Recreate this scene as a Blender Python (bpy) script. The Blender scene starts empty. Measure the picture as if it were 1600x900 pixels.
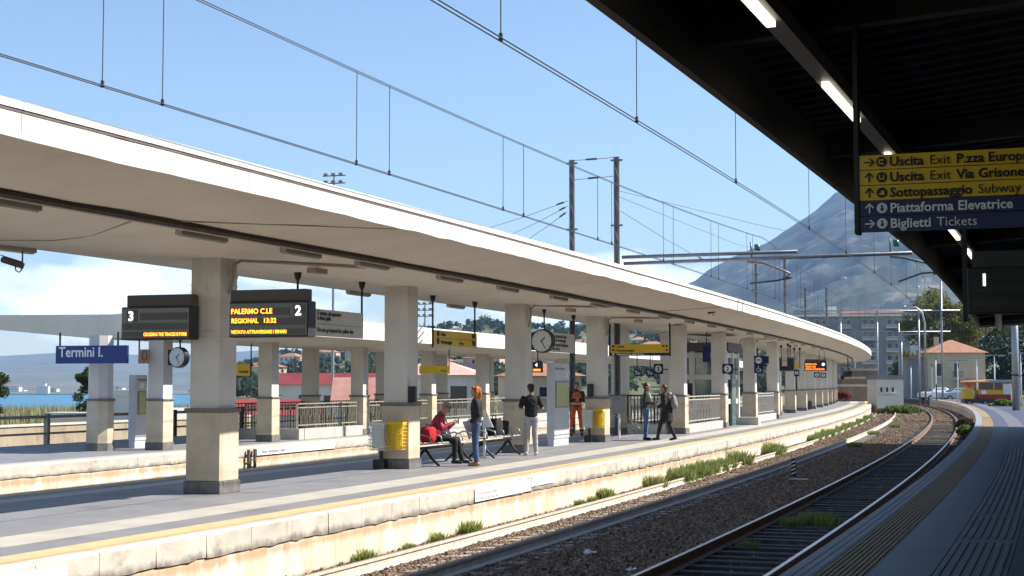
import bpy, bmesh, math, random
import numpy as np
from mathutils import Vector, Matrix, noise as mnoise
random.seed(7)
SC = bpy.context.scene
COL = SC.collection
R = math.radians
# ------------------------------------------------------------------ camera
PITCH = math.atan((598.86 - 450.0) / 2400.0)
CAMZ = 2.32                                   # eye height above rail level
cd = bpy.data.cameras.new('camera'); cam = bpy.data.objects.new('camera', cd); COL.objects.link(cam)
cd.sensor_fit = 'HORIZONTAL'; cd.sensor_width = 36.0; cd.lens = 36.0 * 2400 / 1600
cd.clip_start = 0.1; cd.clip_end = 30000
cam.location = (0, 0, CAMZ); cam.rotation_euler = (math.pi / 2 + PITCH, 0, 0)
SC.camera = cam
# ------------------------------------------------------------------ sky
SUN_EL, SUN_AZ = R(42.0), R(81.0)             # azimuth from +Y towards +X
W = bpy.data.worlds.new('World'); SC.world = W; W.use_nodes = True
wn, wl = W.node_tree.nodes, W.node_tree.links
wn.clear()
wout = wn.new('ShaderNodeOutputWorld'); wbg = wn.new('ShaderNodeBackground')
sky = wn.new('ShaderNodeTexSky'); sky.sky_type = 'NISHITA'; sky.sun_disc = False
sky.sun_elevation = SUN_EL; sky.sun_rotation = SUN_AZ
sky.altitude = 20; sky.air_density = 1.0; sky.dust_density = 0.2; sky.ozone_density = 2.2
wbg.inputs[1].default_value = 0.098
# low cumulus along the horizon, from noise in the view direction
tc = wn.new('ShaderNodeTexCoord'); sep = wn.new('ShaderNodeSeparateXYZ'); wl.new(tc.outputs['Generated'], sep.inputs[0])
mp = wn.new('ShaderNodeMapping'); mp.inputs['Scale'].default_value = (1.0, 1.0, 2.4); mp.inputs['Location'].default_value = (4.1, 2.2, 0.9)
wl.new(tc.outputs['Generated'], mp.inputs[0])
cn = wn.new('ShaderNodeTexNoise'); cn.inputs['Scale'].default_value = 9.0; cn.inputs['Detail'].default_value = 9; cn.inputs['Roughness'].default_value = 0.52
wl.new(mp.outputs[0], cn.inputs['Vector'])
band = wn.new('ShaderNodeMapRange'); band.inputs[1].default_value = 0.012; band.inputs[2].default_value = 0.055
band.inputs[3].default_value = 0.018; band.inputs[4].default_value = -0.26
cs = wn.new('ShaderNodeMath'); cs.operation = 'SUBTRACT'; cs.inputs[1].default_value = .058; wl.new(sep.outputs['Z'], cs.inputs[0])
ca = wn.new('ShaderNodeMath'); ca.operation = 'ABSOLUTE'; wl.new(cs.outputs[0], ca.inputs[0]); wl.new(ca.outputs[0], band.inputs[0])
addc = wn.new('ShaderNodeMath'); addc.operation = 'ADD'; wl.new(cn.outputs['Fac'], addc.inputs[0]); wl.new(band.outputs[0], addc.inputs[1])
ramp = wn.new('ShaderNodeValToRGB'); ramp.color_ramp.elements[0].position = 0.49; ramp.color_ramp.elements[1].position = 0.66
wl.new(addc.outputs[0], ramp.inputs[0])
cmix = wn.new('ShaderNodeMixRGB'); wl.new(ramp.outputs[0], cmix.inputs[0]); wl.new(sky.outputs[0], cmix.inputs[1])
cmix.inputs[2].default_value = (12, 12.4, 13.2, 1)
wl.new(cmix.outputs[0], wbg.inputs[0]); wl.new(wbg.outputs[0], wout.inputs[0])
# ------------------------------------------------------------------ sun
SUNV = Vector((math.cos(SUN_EL) * math.sin(SUN_AZ), math.cos(SUN_EL) * math.cos(SUN_AZ), math.sin(SUN_EL)))
sd = bpy.data.lights.new('sun', 'SUN'); sd.energy = 5.0; sd.angle = R(0.53); sd.color = (1.0, 0.94, 0.85)
sun = bpy.data.objects.new('sun', sd); COL.objects.link(sun)
sun.rotation_euler = SUNV.to_track_quat('Z', 'Y').to_euler(); sun.location = (30, 10, 60)
# ------------------------------------------------------------------ exposure
SC.view_settings.view_transform = 'Standard'; SC.view_settings.look = 'None'
SC.view_settings.exposure = 0.92; SC.view_settings.gamma = 1.0; SC.view_settings.use_curve_mapping = False
cy = SC.cycles
cy.max_bounces = 8; cy.diffuse_bounces = 4; cy.glossy_bounces = 3; cy.transmission_bounces = 6; cy.transparent_max_bounces = 12
cy.volume_bounces = 0; cy.caustics_reflective = False; cy.caustics_refractive = False
cy.use_denoising = True; cy.sample_clamp_indirect = 6.0

# ------------------------------------------------------------------ the curve everything follows (s along the line, u to its right)
X0, TH, K0, K1, K2 = -7.988, -.3502, .1001, -.0719, .0745
_s = np.arange(-60, 330, .05)
_t = np.clip(_s, -20, 190) / 100
_h = TH + K0 * _t + K1 * _t**2 / 2 + K2 * _t**3 / 3
_h = _h + np.where(_s > 190, (_s - 190) / 100 * (K0 + K1 * 1.9 + K2 * 3.61), 0) + np.where(_s < -20, (_s + 20) / 100 * (K0 - K1 * .2 + K2 * .04), 0)
_dx, _dy = -np.sin(_h), np.cos(_h)
_x = np.r_[0, np.cumsum((_dx[1:] + _dx[:-1]) / 2 * .05)]; _y = np.r_[0, np.cumsum((_dy[1:] + _dy[:-1]) / 2 * .05)]
_i = int(np.argmin(abs(_s + 8))); _x += X0 - _x[_i]; _y += 7 - _y[_i]; _s = _s + 8
def H(s): return float(np.interp(s, _s, _h))
def P(u, s, z=0.0):
    h = H(s)
    return Vector((float(np.interp(s, _s, _x)) + u * math.cos(h), float(np.interp(s, _s, _y)) + u * math.sin(h), z))
_cp, _sp = math.cos(PITCH), math.sin(PITCH)
def at(px, py, Y):
    """place in the world at distance Y in front of the photographer, seen in direction (px, py)"""
    a, b = (px - 800) / 2400., (450 - py) / 2400.
    d = Vector((a, _cp - b * _sp, _sp + b * _cp))
    return Vector((0, 0, CAMZ)) + d * (Y / d.y)
def onz(px, py, z):
    a, b = (px - 800) / 2400., (450 - py) / 2400.
    d = Vector((a, _cp - b * _sp, _sp + b * _cp))
    return Vector((0, 0, CAMZ)) + d * ((z - CAMZ) / d.z)

# ------------------------------------------------------------------ mesh helpers
class MB:
    def __init__(self): self.v = []; self.f = []; self.m = []
    def quad(self, *p, mi=0):
        n = len(self.v); self.v += [tuple(q) for q in p]; self.f.append(tuple(range(n, n + len(p)))); self.m.append(mi); return self
    def box(self, x0, x1, y0, y1, z0, z1, mi=0, M=None):
        n = len(self.v)
        vs = [Vector(c) for c in ((x0,y0,z0),(x1,y0,z0),(x1,y1,z0),(x0,y1,z0),(x0,y0,z1),(x1,y0,z1),(x1,y1,z1),(x0,y1,z1))]
        if M is not None: vs = [M @ c for c in vs]
        self.v += [tuple(c) for c in vs]
        for f in ((0,3,2,1),(4,5,6,7),(0,1,5,4),(1,2,6,5),(2,3,7,6),(3,0,4,7)): self.f.append(tuple(n + i for i in f)); self.m.append(mi)
        return self
    def tube(self, path, r, n=8, cap=True, mi=0, flat=1.0):
        path = [Vector(p) for p in path]; k = len(path)
        rr = r if isinstance(r, (list, tuple)) else [r] * k
        base = len(self.v); up = None
        for i, p in enumerate(path):
            d = (path[min(i + 1, k - 1)] - path[max(i - 1, 0)])
            d = d.normalized() if d.length > 1e-9 else Vector((0, 0, 1))
            if up is None: up = Vector((0, 0, 1)) if abs(d.z) < .9 else Vector((1, 0, 0))
            a = d.cross(up)
            if a.length < 1e-4: a = d.cross(Vector((1, 0, 0)))
            a.normalize(); b = a.cross(d); up = b
            for j in range(n):
                t = 2 * math.pi * j / n
                self.v.append(tuple(p + a * math.cos(t) * rr[i] + b * math.sin(t) * rr[i] * flat))
        for i in range(k - 1):
            for j in range(n):
                j2 = (j + 1) % n
                self.f.append((base + i*n + j, base + i*n + j2, base + (i+1)*n + j2, base + (i+1)*n + j)); self.m.append(mi)
        if cap:
            self.f.append(tuple(base + j for j in reversed(range(n)))); self.m.append(mi)
            self.f.append(tuple(base + (k-1)*n + j for j in range(n))); self.m.append(mi)
        return self
    def rings(self, rings, cap=True, mi=0):
        base = len(self.v); n = len(rings[0])
        for r in rings: self.v += [tuple(p) for p in r]
        for i in range(len(rings) - 1):
            for j in range(n):
                j2 = (j + 1) % n
                self.f.append((base + i*n + j, base + i*n + j2, base + (i+1)*n + j2, base + (i+1)*n + j)); self.m.append(mi)
        if cap:
            self.f.append(tuple(base + j for j in reversed(range(n)))); self.m.append(mi)
            self.f.append(tuple(base + (len(rings)-1)*n + j for j in range(n))); self.m.append(mi)
        return self
    def prism(self, pts, d, mi=0):
        """polygon pts (3-D) pushed along vector d"""
        d = Vector(d); n = len(self.v); k = len(pts)
        self.v += [tuple(p) for p in pts] + [tuple(Vector(p) + d) for p in pts]
        self.f.append(tuple(range(n, n + k))[::-1]); self.f.append(tuple(range(n + k, n + 2*k))); self.m += [mi, mi]
        for i in range(k):
            j = (i + 1) % k; self.f.append((n + i, n + j, n + k + j, n + k + i)); self.m.append(mi)
        return self
    def ell(self, c, rx, ry, rz, n=10, k=7, M=None, mi=0):
        c = Vector(c); rs = []
        for i in range(k + 1):
            t = math.pi * (i + .02) / (k + .04)
            ring = []
            for j in range(n):
                a = 2 * math.pi * j / n
                p = Vector((rx * math.sin(t) * math.cos(a), ry * math.sin(t) * math.sin(a), -rz * math.cos(t)))
                if M is not None: p = M @ p
                ring.append(c + p)
            rs.append(ring)
        return self.rings(rs, mi=mi)
    def build(self, name, mats, parent=None, smooth=False, bevel=0, tri=False):
        me = bpy.data.meshes.new(name); me.from_pydata(self.v, [], self.f); me.validate()
        if not isinstance(mats, (list, tuple)): mats = [mats]
        for m in mats: me.materials.append(m)
        if len(mats) > 1 and len(me.polygons) == len(self.m): me.polygons.foreach_set('material_index', self.m)
        bm = bmesh.new(); bm.from_mesh(me); bmesh.ops.recalc_face_normals(bm, faces=bm.faces); bm.to_mesh(me); bm.free()
        if smooth: me.polygons.foreach_set('use_smooth', [True] * len(me.polygons))
        me.update()
        return link(name, me, parent, bevel)
def link(name, me, parent=None, bevel=0):
    o = bpy.data.objects.new(name, me); COL.objects.link(o)
    if parent is not None: o.parent = parent
    if bevel:
        b = o.modifiers.new('bevel', 'BEVEL'); b.width = bevel; b.segments = 2; b.limit_method = 'ANGLE'; b.angle_limit = R(40)
    return o
def tag(o, label=None, cat=None, group=None, kind=None):
    if label: o['label'] = label
    if cat: o['category'] = cat
    if group: o['group'] = group
    if kind: o['kind'] = kind
    return o
def thing(name, label, cat, loc=(0, 0, 0), rz=0.0, group=None):
    o = bpy.data.objects.new(name, None); COL.objects.link(o); o.empty_display_size = .2
    o.location = loc; o.rotation_euler = (0, 0, rz)
    return tag(o, label, cat, group)
def copy_tree(o, parent=None):
    c = o.copy(); COL.objects.link(c); c.parent = parent
    for ch in o.children: copy_tree(ch, c)
    return c
def struct(o): o['kind'] = 'structure'; return o
def sweep(prof, s0, s1, ds=1.0, closed=True, caps=True, mats=None, jit=0.0, segm=None):
    """profile [(u, z)] carried along the curved line from s0 to s1"""
    mb = MB(); k = len(prof); n = max(1, int(round((s1 - s0) / ds)))
    for i in range(n + 1):
        s = s0 + (s1 - s0) * i / n
        for (u, z) in prof:
            if jit: z = z + (mnoise.noise(Vector((u * 1.7, s * 1.3, 3.1))) * jit); 
            mb.v.append(tuple(P(u, s, z)))
    kk = k if closed else k - 1
    for i in range(n):
        for j in range(kk):
            j2 = (j + 1) % k
            mb.f.append((i*k + j, i*k + j2, (i+1)*k + j2, (i+1)*k + j)); mb.m.append(segm[j] if segm else 0)
    if closed and caps:
        mb.f.append(tuple(range(k))[::-1]); mb.f.append(tuple(n*k + j for j in range(k))); mb.m += [0, 0]
    return mb
_FONT = {}
def text_mesh(body, size, mat, name='lettering', parent=None, loc=(0, 0, 0), bold=0.0, align='LEFT', depth=0.004, space=1.0, maxw=None, rot=None, shear=0):
    """lettering standing in the local xz plane, reading along +x, facing -y"""
    cu = bpy.data.curves.new(name, 'FONT'); cu.body = body; cu.size = size; cu.align_x = align; cu.offset = bold * size
    cu.extrude = depth / 2; cu.resolution_u = 2; cu.space_character = space; cu.shear = shear
    to = bpy.data.objects.new('tmp', cu)
    me = bpy.data.meshes.new_from_object(to); bpy.data.objects.remove(to); bpy.data.curves.remove(cu)
    me.name = name
    co = np.empty(len(me.vertices) * 3, dtype=np.float32); me.vertices.foreach_get('co', co); co = co.reshape(-1, 3)
    if len(co):
        if maxw and np.ptp(co[:, 0]) > maxw: co[:, 0] *= maxw / np.ptp(co[:, 0])
        co = np.c_[co[:, 0], -co[:, 2], co[:, 1]].astype(np.float32)
        me.vertices.foreach_set('co', co.ravel())
    me.materials.clear(); me.materials.append(mat); me.update()
    o = link(name, me, parent); o.location = loc
    if rot: o.rotation_euler = rot
    return o
# ------------------------------------------------------------------ materials
MATS = {}
def mat(name, c1, c2=None, scale=3.0, rough=.7, metal=0.0, bump=0.0, bscale=None, stretch=(1, 1, 1), emit=None, estr=0, detail=6, spec=.4, lo=.35, hi=.65, c3=None, s3=.4, lo3=.55, hi3=.7, alpha=None, trans=0.0, rand=0.0):
    m = bpy.data.materials.new(name); m.use_nodes = True
    n, l = m.node_tree.nodes, m.node_tree.links
    b = n['Principled BSDF']; b.inputs['Roughness'].default_value = rough; b.inputs['Metallic'].default_value = metal
    b.inputs['Specular IOR Level'].default_value = spec
    b.inputs['Base Color'].default_value = (*c1, 1)
    geo = n.new('ShaderNodeNewGeometry'); mp = n.new('ShaderNodeMapping'); mp.inputs['Scale'].default_value = stretch
    l.new(geo.outputs['Position'], mp.inputs[0])
    col = None
    if c2 is not None:
        t = n.new('ShaderNodeTexNoise'); t.inputs['Scale'].default_value = scale; t.inputs['Detail'].default_value = detail; t.inputs['Roughness'].default_value = .6
        l.new(mp.outputs[0], t.inputs['Vector'])
        mr = n.new('ShaderNodeMapRange'); mr.inputs[1].default_value = lo; mr.inputs[2].default_value = hi; l.new(t.outputs['Fac'], mr.inputs[0])
        mx = n.new('ShaderNodeMixRGB'); l.new(mr.outputs[0], mx.inputs[0]); mx.inputs[1].default_value = (*c1, 1); mx.inputs[2].default_value = (*c2, 1)
        col = mx.outputs[0]
    if c3 is not None:
        t = n.new('ShaderNodeTexNoise'); t.inputs['Scale'].default_value = s3; t.inputs['Detail'].default_value = 8; t.inputs['Roughness'].default_value = .65
        l.new(mp.outputs[0], t.inputs['Vector'])
        mr = n.new('ShaderNodeMapRange'); mr.inputs[1].default_value = lo3; mr.inputs[2].default_value = hi3; l.new(t.outputs['Fac'], mr.inputs[0])
        mx = n.new('ShaderNodeMixRGB'); l.new(mr.outputs[0], mx.inputs[0]); mx.inputs[2].default_value = (*c3, 1)
        if col is not None: l.new(col, mx.inputs[1])
        else: mx.inputs[1].default_value = (*c1, 1)
        col = mx.outputs[0]
    if rand:
        oi = n.new('ShaderNodeObjectInfo'); hs = n.new('ShaderNodeHueSaturation')
        mr = n.new('ShaderNodeMapRange'); mr.inputs[3].default_value = 1 - rand; mr.inputs[4].default_value = 1 + rand; l.new(oi.outputs['Random'], mr.inputs[0])
        l.new(mr.outputs[0], hs.inputs['Value'])
        if col is not None: l.new(col, hs.inputs['Color'])
        else: hs.inputs['Color'].default_value = (*c1, 1)
        col = hs.outputs[0]
    if col is not None: l.new(col, b.inputs['Base Color'])
    if bump:
        t = n.new('ShaderNodeTexNoise'); t.inputs['Scale'].default_value = bscale or scale * 6; t.inputs['Detail'].default_value = 5
        l.new(mp.outputs[0], t.inputs['Vector'])
        bp = n.new('ShaderNodeBump'); bp.inputs['Strength'].default_value = bump; bp.inputs['Distance'].default_value = .02
        l.new(t.outputs['Fac'], bp.inputs['Height']); l.new(bp.outputs[0], b.inputs['Normal'])
    if emit is not None:
        b.inputs['Emission Color'].default_value = (*emit, 1); b.inputs['Emission Strength'].default_value = estr
    if trans:
        b.inputs['Transmission Weight'].default_value = trans
    MATS[name] = m
    return m
white_paint = mat('white_paint', (.80, .78, .73), (.72, .69, .62), 1.3, .75, bump=.05, c3=(.55, .5, .43), s3=.8, lo3=.62, hi3=.8)
soffit = mat('soffit_plaster', (.80, .755, .67), (.73, .685, .59), .9, .85, bump=.08, bscale=20, c3=(.55, .48, .39), s3=.7, lo3=.57, hi3=.9)
col_paint = mat('column_paint', (.74, .71, .66), (.67, .63, .57), 1.6, .7, bump=.05)
travertine = mat('travertine', (.66, .58, .45), (.56, .46, .33), 2.2, .6, bump=.12, bscale=25, c3=(.34, .25, .16), s3=1.6, lo3=.58, hi3=.75)
basalt = mat('dark_stone', (.13, .125, .125), (.2, .19, .18), 9, .7, bump=.15)
band_stone = mat('band_stone', (.24, .21, .19), (.17, .15, .14), 5, .7)
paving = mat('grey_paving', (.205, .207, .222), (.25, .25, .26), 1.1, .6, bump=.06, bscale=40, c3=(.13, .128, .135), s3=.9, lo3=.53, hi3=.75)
paving_shaded = mat('grey_paving_shaded', (.06, .068, .098), (.08, .088, .12), 1.3, .55, bump=.05, bscale=40, c3=(.05, .05, .065), s3=.8, lo3=.55, hi3=.75)  # base colour darkened and blued to carry the shade under the near canopy
paving_dark = mat('joint_dark', (.13, .13, .135), rough=.9)
white_stripe = mat('pale_paving', (.50, .475, .415), (.41, .39, .345), 1.5, .65, bump=.05)
tact_yellow = mat('yellow_tactile', (.66, .49, .27), (.58, .42, .23), 3, .7, bump=.06)
coping_m = mat('coping_stone', (.60, .56, .485), (.50, .46, .39), 2.0, .75, bump=.25, bscale=14, c3=(.3, .26, .2), s3=1.5, lo3=.56, hi3=.72, stretch=(1, 1, 1.6))
wall_m = mat('platform_wall', (.78, .72, .62), (.62, .50, .36), 1.2, .85, bump=.3, bscale=10, c3=(.50, .33, .19), s3=1.9, lo3=.56, hi3=.78, stretch=(1.6, 1.6, .35))
ballast_m = mat('ballast_ground', (.05, .04, .032), (.11, .09, .075), 16, .95, bump=1.0, bscale=30)
stone_m = mat('ballast_stone', (.165, .11, .072), (.29, .215, .155), 7, .9, rand=.45)
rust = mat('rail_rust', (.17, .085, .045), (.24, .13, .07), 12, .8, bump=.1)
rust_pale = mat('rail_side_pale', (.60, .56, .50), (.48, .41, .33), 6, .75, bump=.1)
steel_top = mat('rail_top', (.55, .54, .53), (.42, .38, .34), 4, .3, .9)
sleeper_w = mat('sleeper_wood', (.11, .10, .09), (.06, .052, .046), 5, .9, bump=.4, bscale=30, rand=.2)
sleeper_c = mat('sleeper_concrete', (.42, .39, .34), (.3, .27, .23), 5, .9, bump=.2)
ground_m = mat('earth', (.20, .17, .11), (.13, .14, .06), .12, .95, bump=.3, bscale=2, c3=(.27, .24, .15), s3=.03)
black_metal = mat('black_metal', (.012, .012, .014), rough=.45)
dark_grey = mat('dark_grey_metal', (.035, .034, .036), (.05, .048, .05), 4, .5)
mid_grey = mat('grey_metal', (.30, .30, .31), (.24, .24, .25), 6, .5, .2)
galv = mat('galvanised', (.36, .37, .39), (.27, .28, .30), 7, .45, .6)
mast_m = mat('mast_steel', (.10, .105, .12), (.16, .165, .18), 3, .55, .2)
sign_yellow = mat('sign_yellow', (.78, .50, .015), rough=.35)
sign_blue = mat('sign_blue', (.008, .014, .10), rough=.35)
sign_white = mat('sign_white', (.62, .60, .55), (.55, .53, .48), 8, .5)
pure_white = mat('white_enamel', (.82, .82, .82), rough=.4)
text_black = mat('lettering_black', (.008, .008, .008), rough=.5)
text_white = mat('lettering_white', (.85, .85, .85), rough=.5)
text_pink = mat('lettering_pink', (.78, .42, .47), rough=.5)
led_amber = mat('led_amber', (.2, .06, .01), emit=(1.0, .30, .025), estr=2.6)
led_red = mat('led_orange', (.2, .04, .01), emit=(1.0, .16, .02), estr=2.4)
led_white = mat('led_white', (.8, .8, .8), emit=(1, 1, 1), estr=1.1)
glass_dark = mat('screen_glass', (.02, .02, .022), rough=.12, spec=.6)
slot_grey = mat('unlit_led_field', (.10, .10, .10), rough=.5)

guide_m = mat('guide_paving_shaded', (.16, .16, .175), (.12, .12, .135), 2, .65, bump=.05)  # near platform shade is put into this base colour too
coping1_m = mat('coping_shaded', (.30, .30, .30), (.23, .23, .235), 2.0, .75, bump=.15, bscale=14)  # pale coping with the canopy shade put into its colour
tact_shaded = mat('yellow_tactile_shaded', (.34, .24, .11), (.26, .185, .09), 3, .75)  # tactile yellow darkened in its colour to stand for canopy shade
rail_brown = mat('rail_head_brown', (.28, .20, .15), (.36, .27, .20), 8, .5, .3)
def grime(m, zc, half, col, amt, sc=3.0, stretch=(1, 1, .25)):
    """dirt with a ragged edge collected round a level zc (a ledge or joint)"""
    n, l = m.node_tree.nodes, m.node_tree.links; b = n['Principled BSDF']
    src = b.inputs['Base Color'].links[0].from_socket
    geo = n.new('ShaderNodeNewGeometry'); sp = n.new('ShaderNodeSeparateXYZ'); l.new(geo.outputs['Position'], sp.inputs[0])
    mp = n.new('ShaderNodeMapping'); mp.inputs['Scale'].default_value = stretch; l.new(geo.outputs['Position'], mp.inputs[0])
    t = n.new('ShaderNodeTexNoise'); t.inputs['Scale'].default_value = sc; t.inputs['Detail'].default_value = 8; t.inputs['Roughness'].default_value = .7; l.new(mp.outputs[0], t.inputs['Vector'])
    d = n.new('ShaderNodeMath'); d.operation = 'SUBTRACT'; l.new(sp.outputs['Z'], d.inputs[0]); d.inputs[1].default_value = zc
    a = n.new('ShaderNodeMath'); a.operation = 'ABSOLUTE'; l.new(d.outputs[0], a.inputs[0])
    r = n.new('ShaderNodeMapRange'); r.inputs[1].default_value = 0; r.inputs[2].default_value = half; r.inputs[3].default_value = .30; r.inputs[4].default_value = -.25; l.new(a.outputs[0], r.inputs[0])
    s = n.new('ShaderNodeMath'); s.operation = 'ADD'; l.new(t.outputs['Fac'], s.inputs[0]); l.new(r.outputs[0], s.inputs[1])
    k = n.new('ShaderNodeMapRange'); k.inputs[1].default_value = .50; k.inputs[2].default_value = .80; k.inputs[4].default_value = amt; l.new(s.outputs[0], k.inputs[0])
    mx = n.new('ShaderNodeMixRGB'); l.new(k.outputs[0], mx.inputs[0]); l.new(src, mx.inputs[1]); mx.inputs[2].default_value = (*col, 1); l.new(mx.outputs[0], b.inputs['Base Color'])
grime(coping_m, .28, .17, (.19, .17, .15), .95, 3.0, (1, 1, .8))
grime(wall_m, .20, .20, (.46, .27, .14), .75, 4.0)
grime(wall_m, -.22, .12, (.25, .19, .13), .7, 5.0)
grime(travertine, .9, .35, (.40, .33, .24), .5, 2.5, (1, 1, .5))
grime(col_paint, 4.2, .5, (.45, .41, .36), .45, 3, (1, 1, .3))
# ------------------------------------------------------------------ ground
ZB = -0.20                                    # ballast level
def ground_h(x, y):
    d = math.hypot(x, y)
    if d < 90: return -.75
    az = x / max(y, 1.0)
    t = min(1, (d - 90) / 500)
    left = max(0, min(1, (-.10 - az) / .10))
    z = -.75 - left * 17.0 * t * t * (3 - 2 * t)
    return z
def polar_grid(name, az0, az1, na, rads, hf, m):
    mb = MB()
    for r in rads:
        for i in range(na + 1):
            a = az0 + (az1 - az0) * i / na; x, y = r * math.sin(a), r * math.cos(a)
            mb.v.append((x, y, hf(x, y)))
    k = na + 1
    for j in range(len(rads) - 1):
        for i in range(na): mb.f.append((j*k + i, j*k + i + 1, (j+1)*k + i + 1, (j+1)*k + i)); mb.m.append(0)
    return mb.build(name, m, smooth=True)
g = MB(); rads = [0.5, 20, 60, 90, 120, 160, 220, 300, 400, 520, 650, 900, 1400, 2200, 4000, 9000]; NA = 96
for r in rads:
    for i in range(NA):
        a = 2 * math.pi * i / NA; x, y = r * math.sin(a), r * math.cos(a); g.v.append((x, y, ground_h(x, y)))
for j in range(len(rads) - 1):
    for i in range(NA):
        i2 = (i + 1) % NA; g.f.append((j*NA + i, j*NA + i2, (j+1)*NA + i2, (j+1)*NA + i)); g.m.append(0)
g.f.append(tuple(range(NA))); g.m.append(0)
struct(g.build('ground', ground_m, smooth=True))
# ------------------------------------------------------------------ middle platform (island, tracks 2 and 3)
S0, S1 = -6, 172
plat2 = struct(sweep([(.02, -.75), (.02, .545), (-6.0, .545), (-6.0, -.75)], S0, S1, 1.0).build('platform_middle', [paving_dark]))
def strips(par, spec, s0, s1, z0=.545, z1=.57):
    for nm, ua, ub, m, dz in spec:
        sweep([(ua, z0 + .001), (ua, z1 + dz), (ub, z1 + dz), (ub, z0 + .001)], s0, s1, 1.0).build(nm, m, par)
strips(plat2, [('tactile_strip', .10, -.33, tact_yellow, .004), ('paving_strip', -.338, -.90, paving, 0), ('pale_strip', -.908, -1.64, white_stripe, 0),
               *[('paving_strip', -1.648 - k*.552, -1.648 - (k+1)*.552 + .008, paving, random.uniform(-.001, .001)) for k in range(3)], *[('paving_strip', -3.308 - k*.515, -3.308 - (k+1)*.515 + .008, paving, random.uniform(-.001, .001)) for k in range(3)], ('pale_strip', -4.858, -5.30, white_stripe, 0),
               ('paving_strip', -5.308, -5.62, paving, 0), ('tactile_strip', -5.628, -5.98, tact_yellow, .004)], S0, S1)
cross = MB()
for sx in (10.15,):
    cross.prism([P(-1.65, sx - .55, .571), P(-.9, sx - .15, .571), P(-.9, sx - .35, .571), P(-1.65, sx - .85, .571)], (0, 0, .004))
cross.build('pale_strip', white_stripe, plat2)
sweep([(.248, -.75), (.248, .265), (.0, .26), (.0, -.75)], S0, S1, .5, jit=.0).build('retaining_wall', wall_m, plat2)
def coping_mesh(nm, L, u0, u1, z0, z1, seed):
    rr = random.Random(seed); mb = MB(); n = 6; ring = []
    for i in range(n + 1):
        x = -L / 2 + .006 + (L - .012) * i / n
        j = lambda a: rr.uniform(-a, a)
        ring.append([Vector((u0, x, z0)), Vector((u1 + j(.008), x, z0 + abs(j(.022)))), Vector((u1 + j(.006), x, z1 - .03 + j(.006))), Vector((u1 - .03, x, z1)), Vector((u0, x, z1))])
    mb.rings(ring)
    o = mb.build(nm, coping_m); me = o.data; bpy.data.objects.remove(o); return me
cop = [coping_mesh('coping_block', 1.06, -.35, .27, .26, .57, k) for k in range(5)]
for k in range(int((S1 - S0) / 1.06)):
    s = S0 + .53 + k * 1.06
    if s < 4: continue
    o = link('coping_block', cop[(k * 3 + k // 4) % 5], plat2); o.location = P(0, s); o.rotation_euler = (0, 0, H(s))
# ------------------------------------------------------------------ far platform (beyond track 3)
U3 = -11.3
plat3 = struct(sweep([(U3 - .02, -.75), (U3 - .02, .545), (U3 - 6.4, .545), (U3 - 6.4, -.75)], 4, 150, 1.5).build('platform_far', [paving_dark]))
strips(plat3, [('pale_strip', U3 - .2, U3 - .62, white_stripe, .002), ('paving_strip', U3 - .63, U3 - 6.35, paving, 0)], 4, 150)
sweep([(U3 + .03, -.75), (U3 + .03, .285), (U3 - .3, .285), (U3 - .3, -.75)], 4, 150, 1.0).build('retaining_wall', wall_m, plat3)
sweep([(U3 + .45, -.75), (U3 + .45, -.05), (U3 - .02, -.05), (U3 - .02, -.75)], 4, 150, 1.0).build('footing', coping_m, plat3)
cop3 = [coping_mesh('coping_block', 1.9, -.6, .05, .28, .57, 20 + k) for k in range(3)]
for k in range(38):
    s = 16 + k * 1.9
    o = link('coping_block', cop3[k % 3], plat3); o.location = P(U3, s, 0); o.rotation_euler = (0, 0, H(s))
# ------------------------------------------------------------------ near platform (track 1)
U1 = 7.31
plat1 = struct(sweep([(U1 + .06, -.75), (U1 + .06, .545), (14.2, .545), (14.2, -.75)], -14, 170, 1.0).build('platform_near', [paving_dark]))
strips(plat1, [('coping_strip', U1, U1 + .30, coping1_m, 0), ('tactile_strip', U1 + .308, U1 + .74, tact_shaded, -.003), ('paving_strip', U1 + .748, U1 + 1.30, paving_shaded, 0),
               ('guide_strip', U1 + 1.308, U1 + 1.95, guide_m, -.002), ('paving_strip', U1 + 1.958, 14.15, paving_shaded, 0)], -14, 170)
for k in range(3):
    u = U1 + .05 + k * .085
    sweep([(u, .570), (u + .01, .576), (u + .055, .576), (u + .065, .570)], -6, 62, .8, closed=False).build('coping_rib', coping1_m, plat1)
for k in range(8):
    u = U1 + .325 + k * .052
    sweep([(u, .567), (u + .006, .577), (u + .024, .577), (u + .030, .567)], -6, 80, .8, closed=False).build('tactile_rib', tact_shaded, plat1)
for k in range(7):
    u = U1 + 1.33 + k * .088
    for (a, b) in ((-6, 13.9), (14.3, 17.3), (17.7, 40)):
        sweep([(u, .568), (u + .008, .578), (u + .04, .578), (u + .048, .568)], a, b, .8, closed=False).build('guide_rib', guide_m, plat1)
sweep([(U1 + .03, -.75), (U1 + .03, .544), (U1 + .2, .544), (U1 + .2, -.75)], -14, 170, 1.0).build('retaining_wall', wall_m, plat1)
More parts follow.
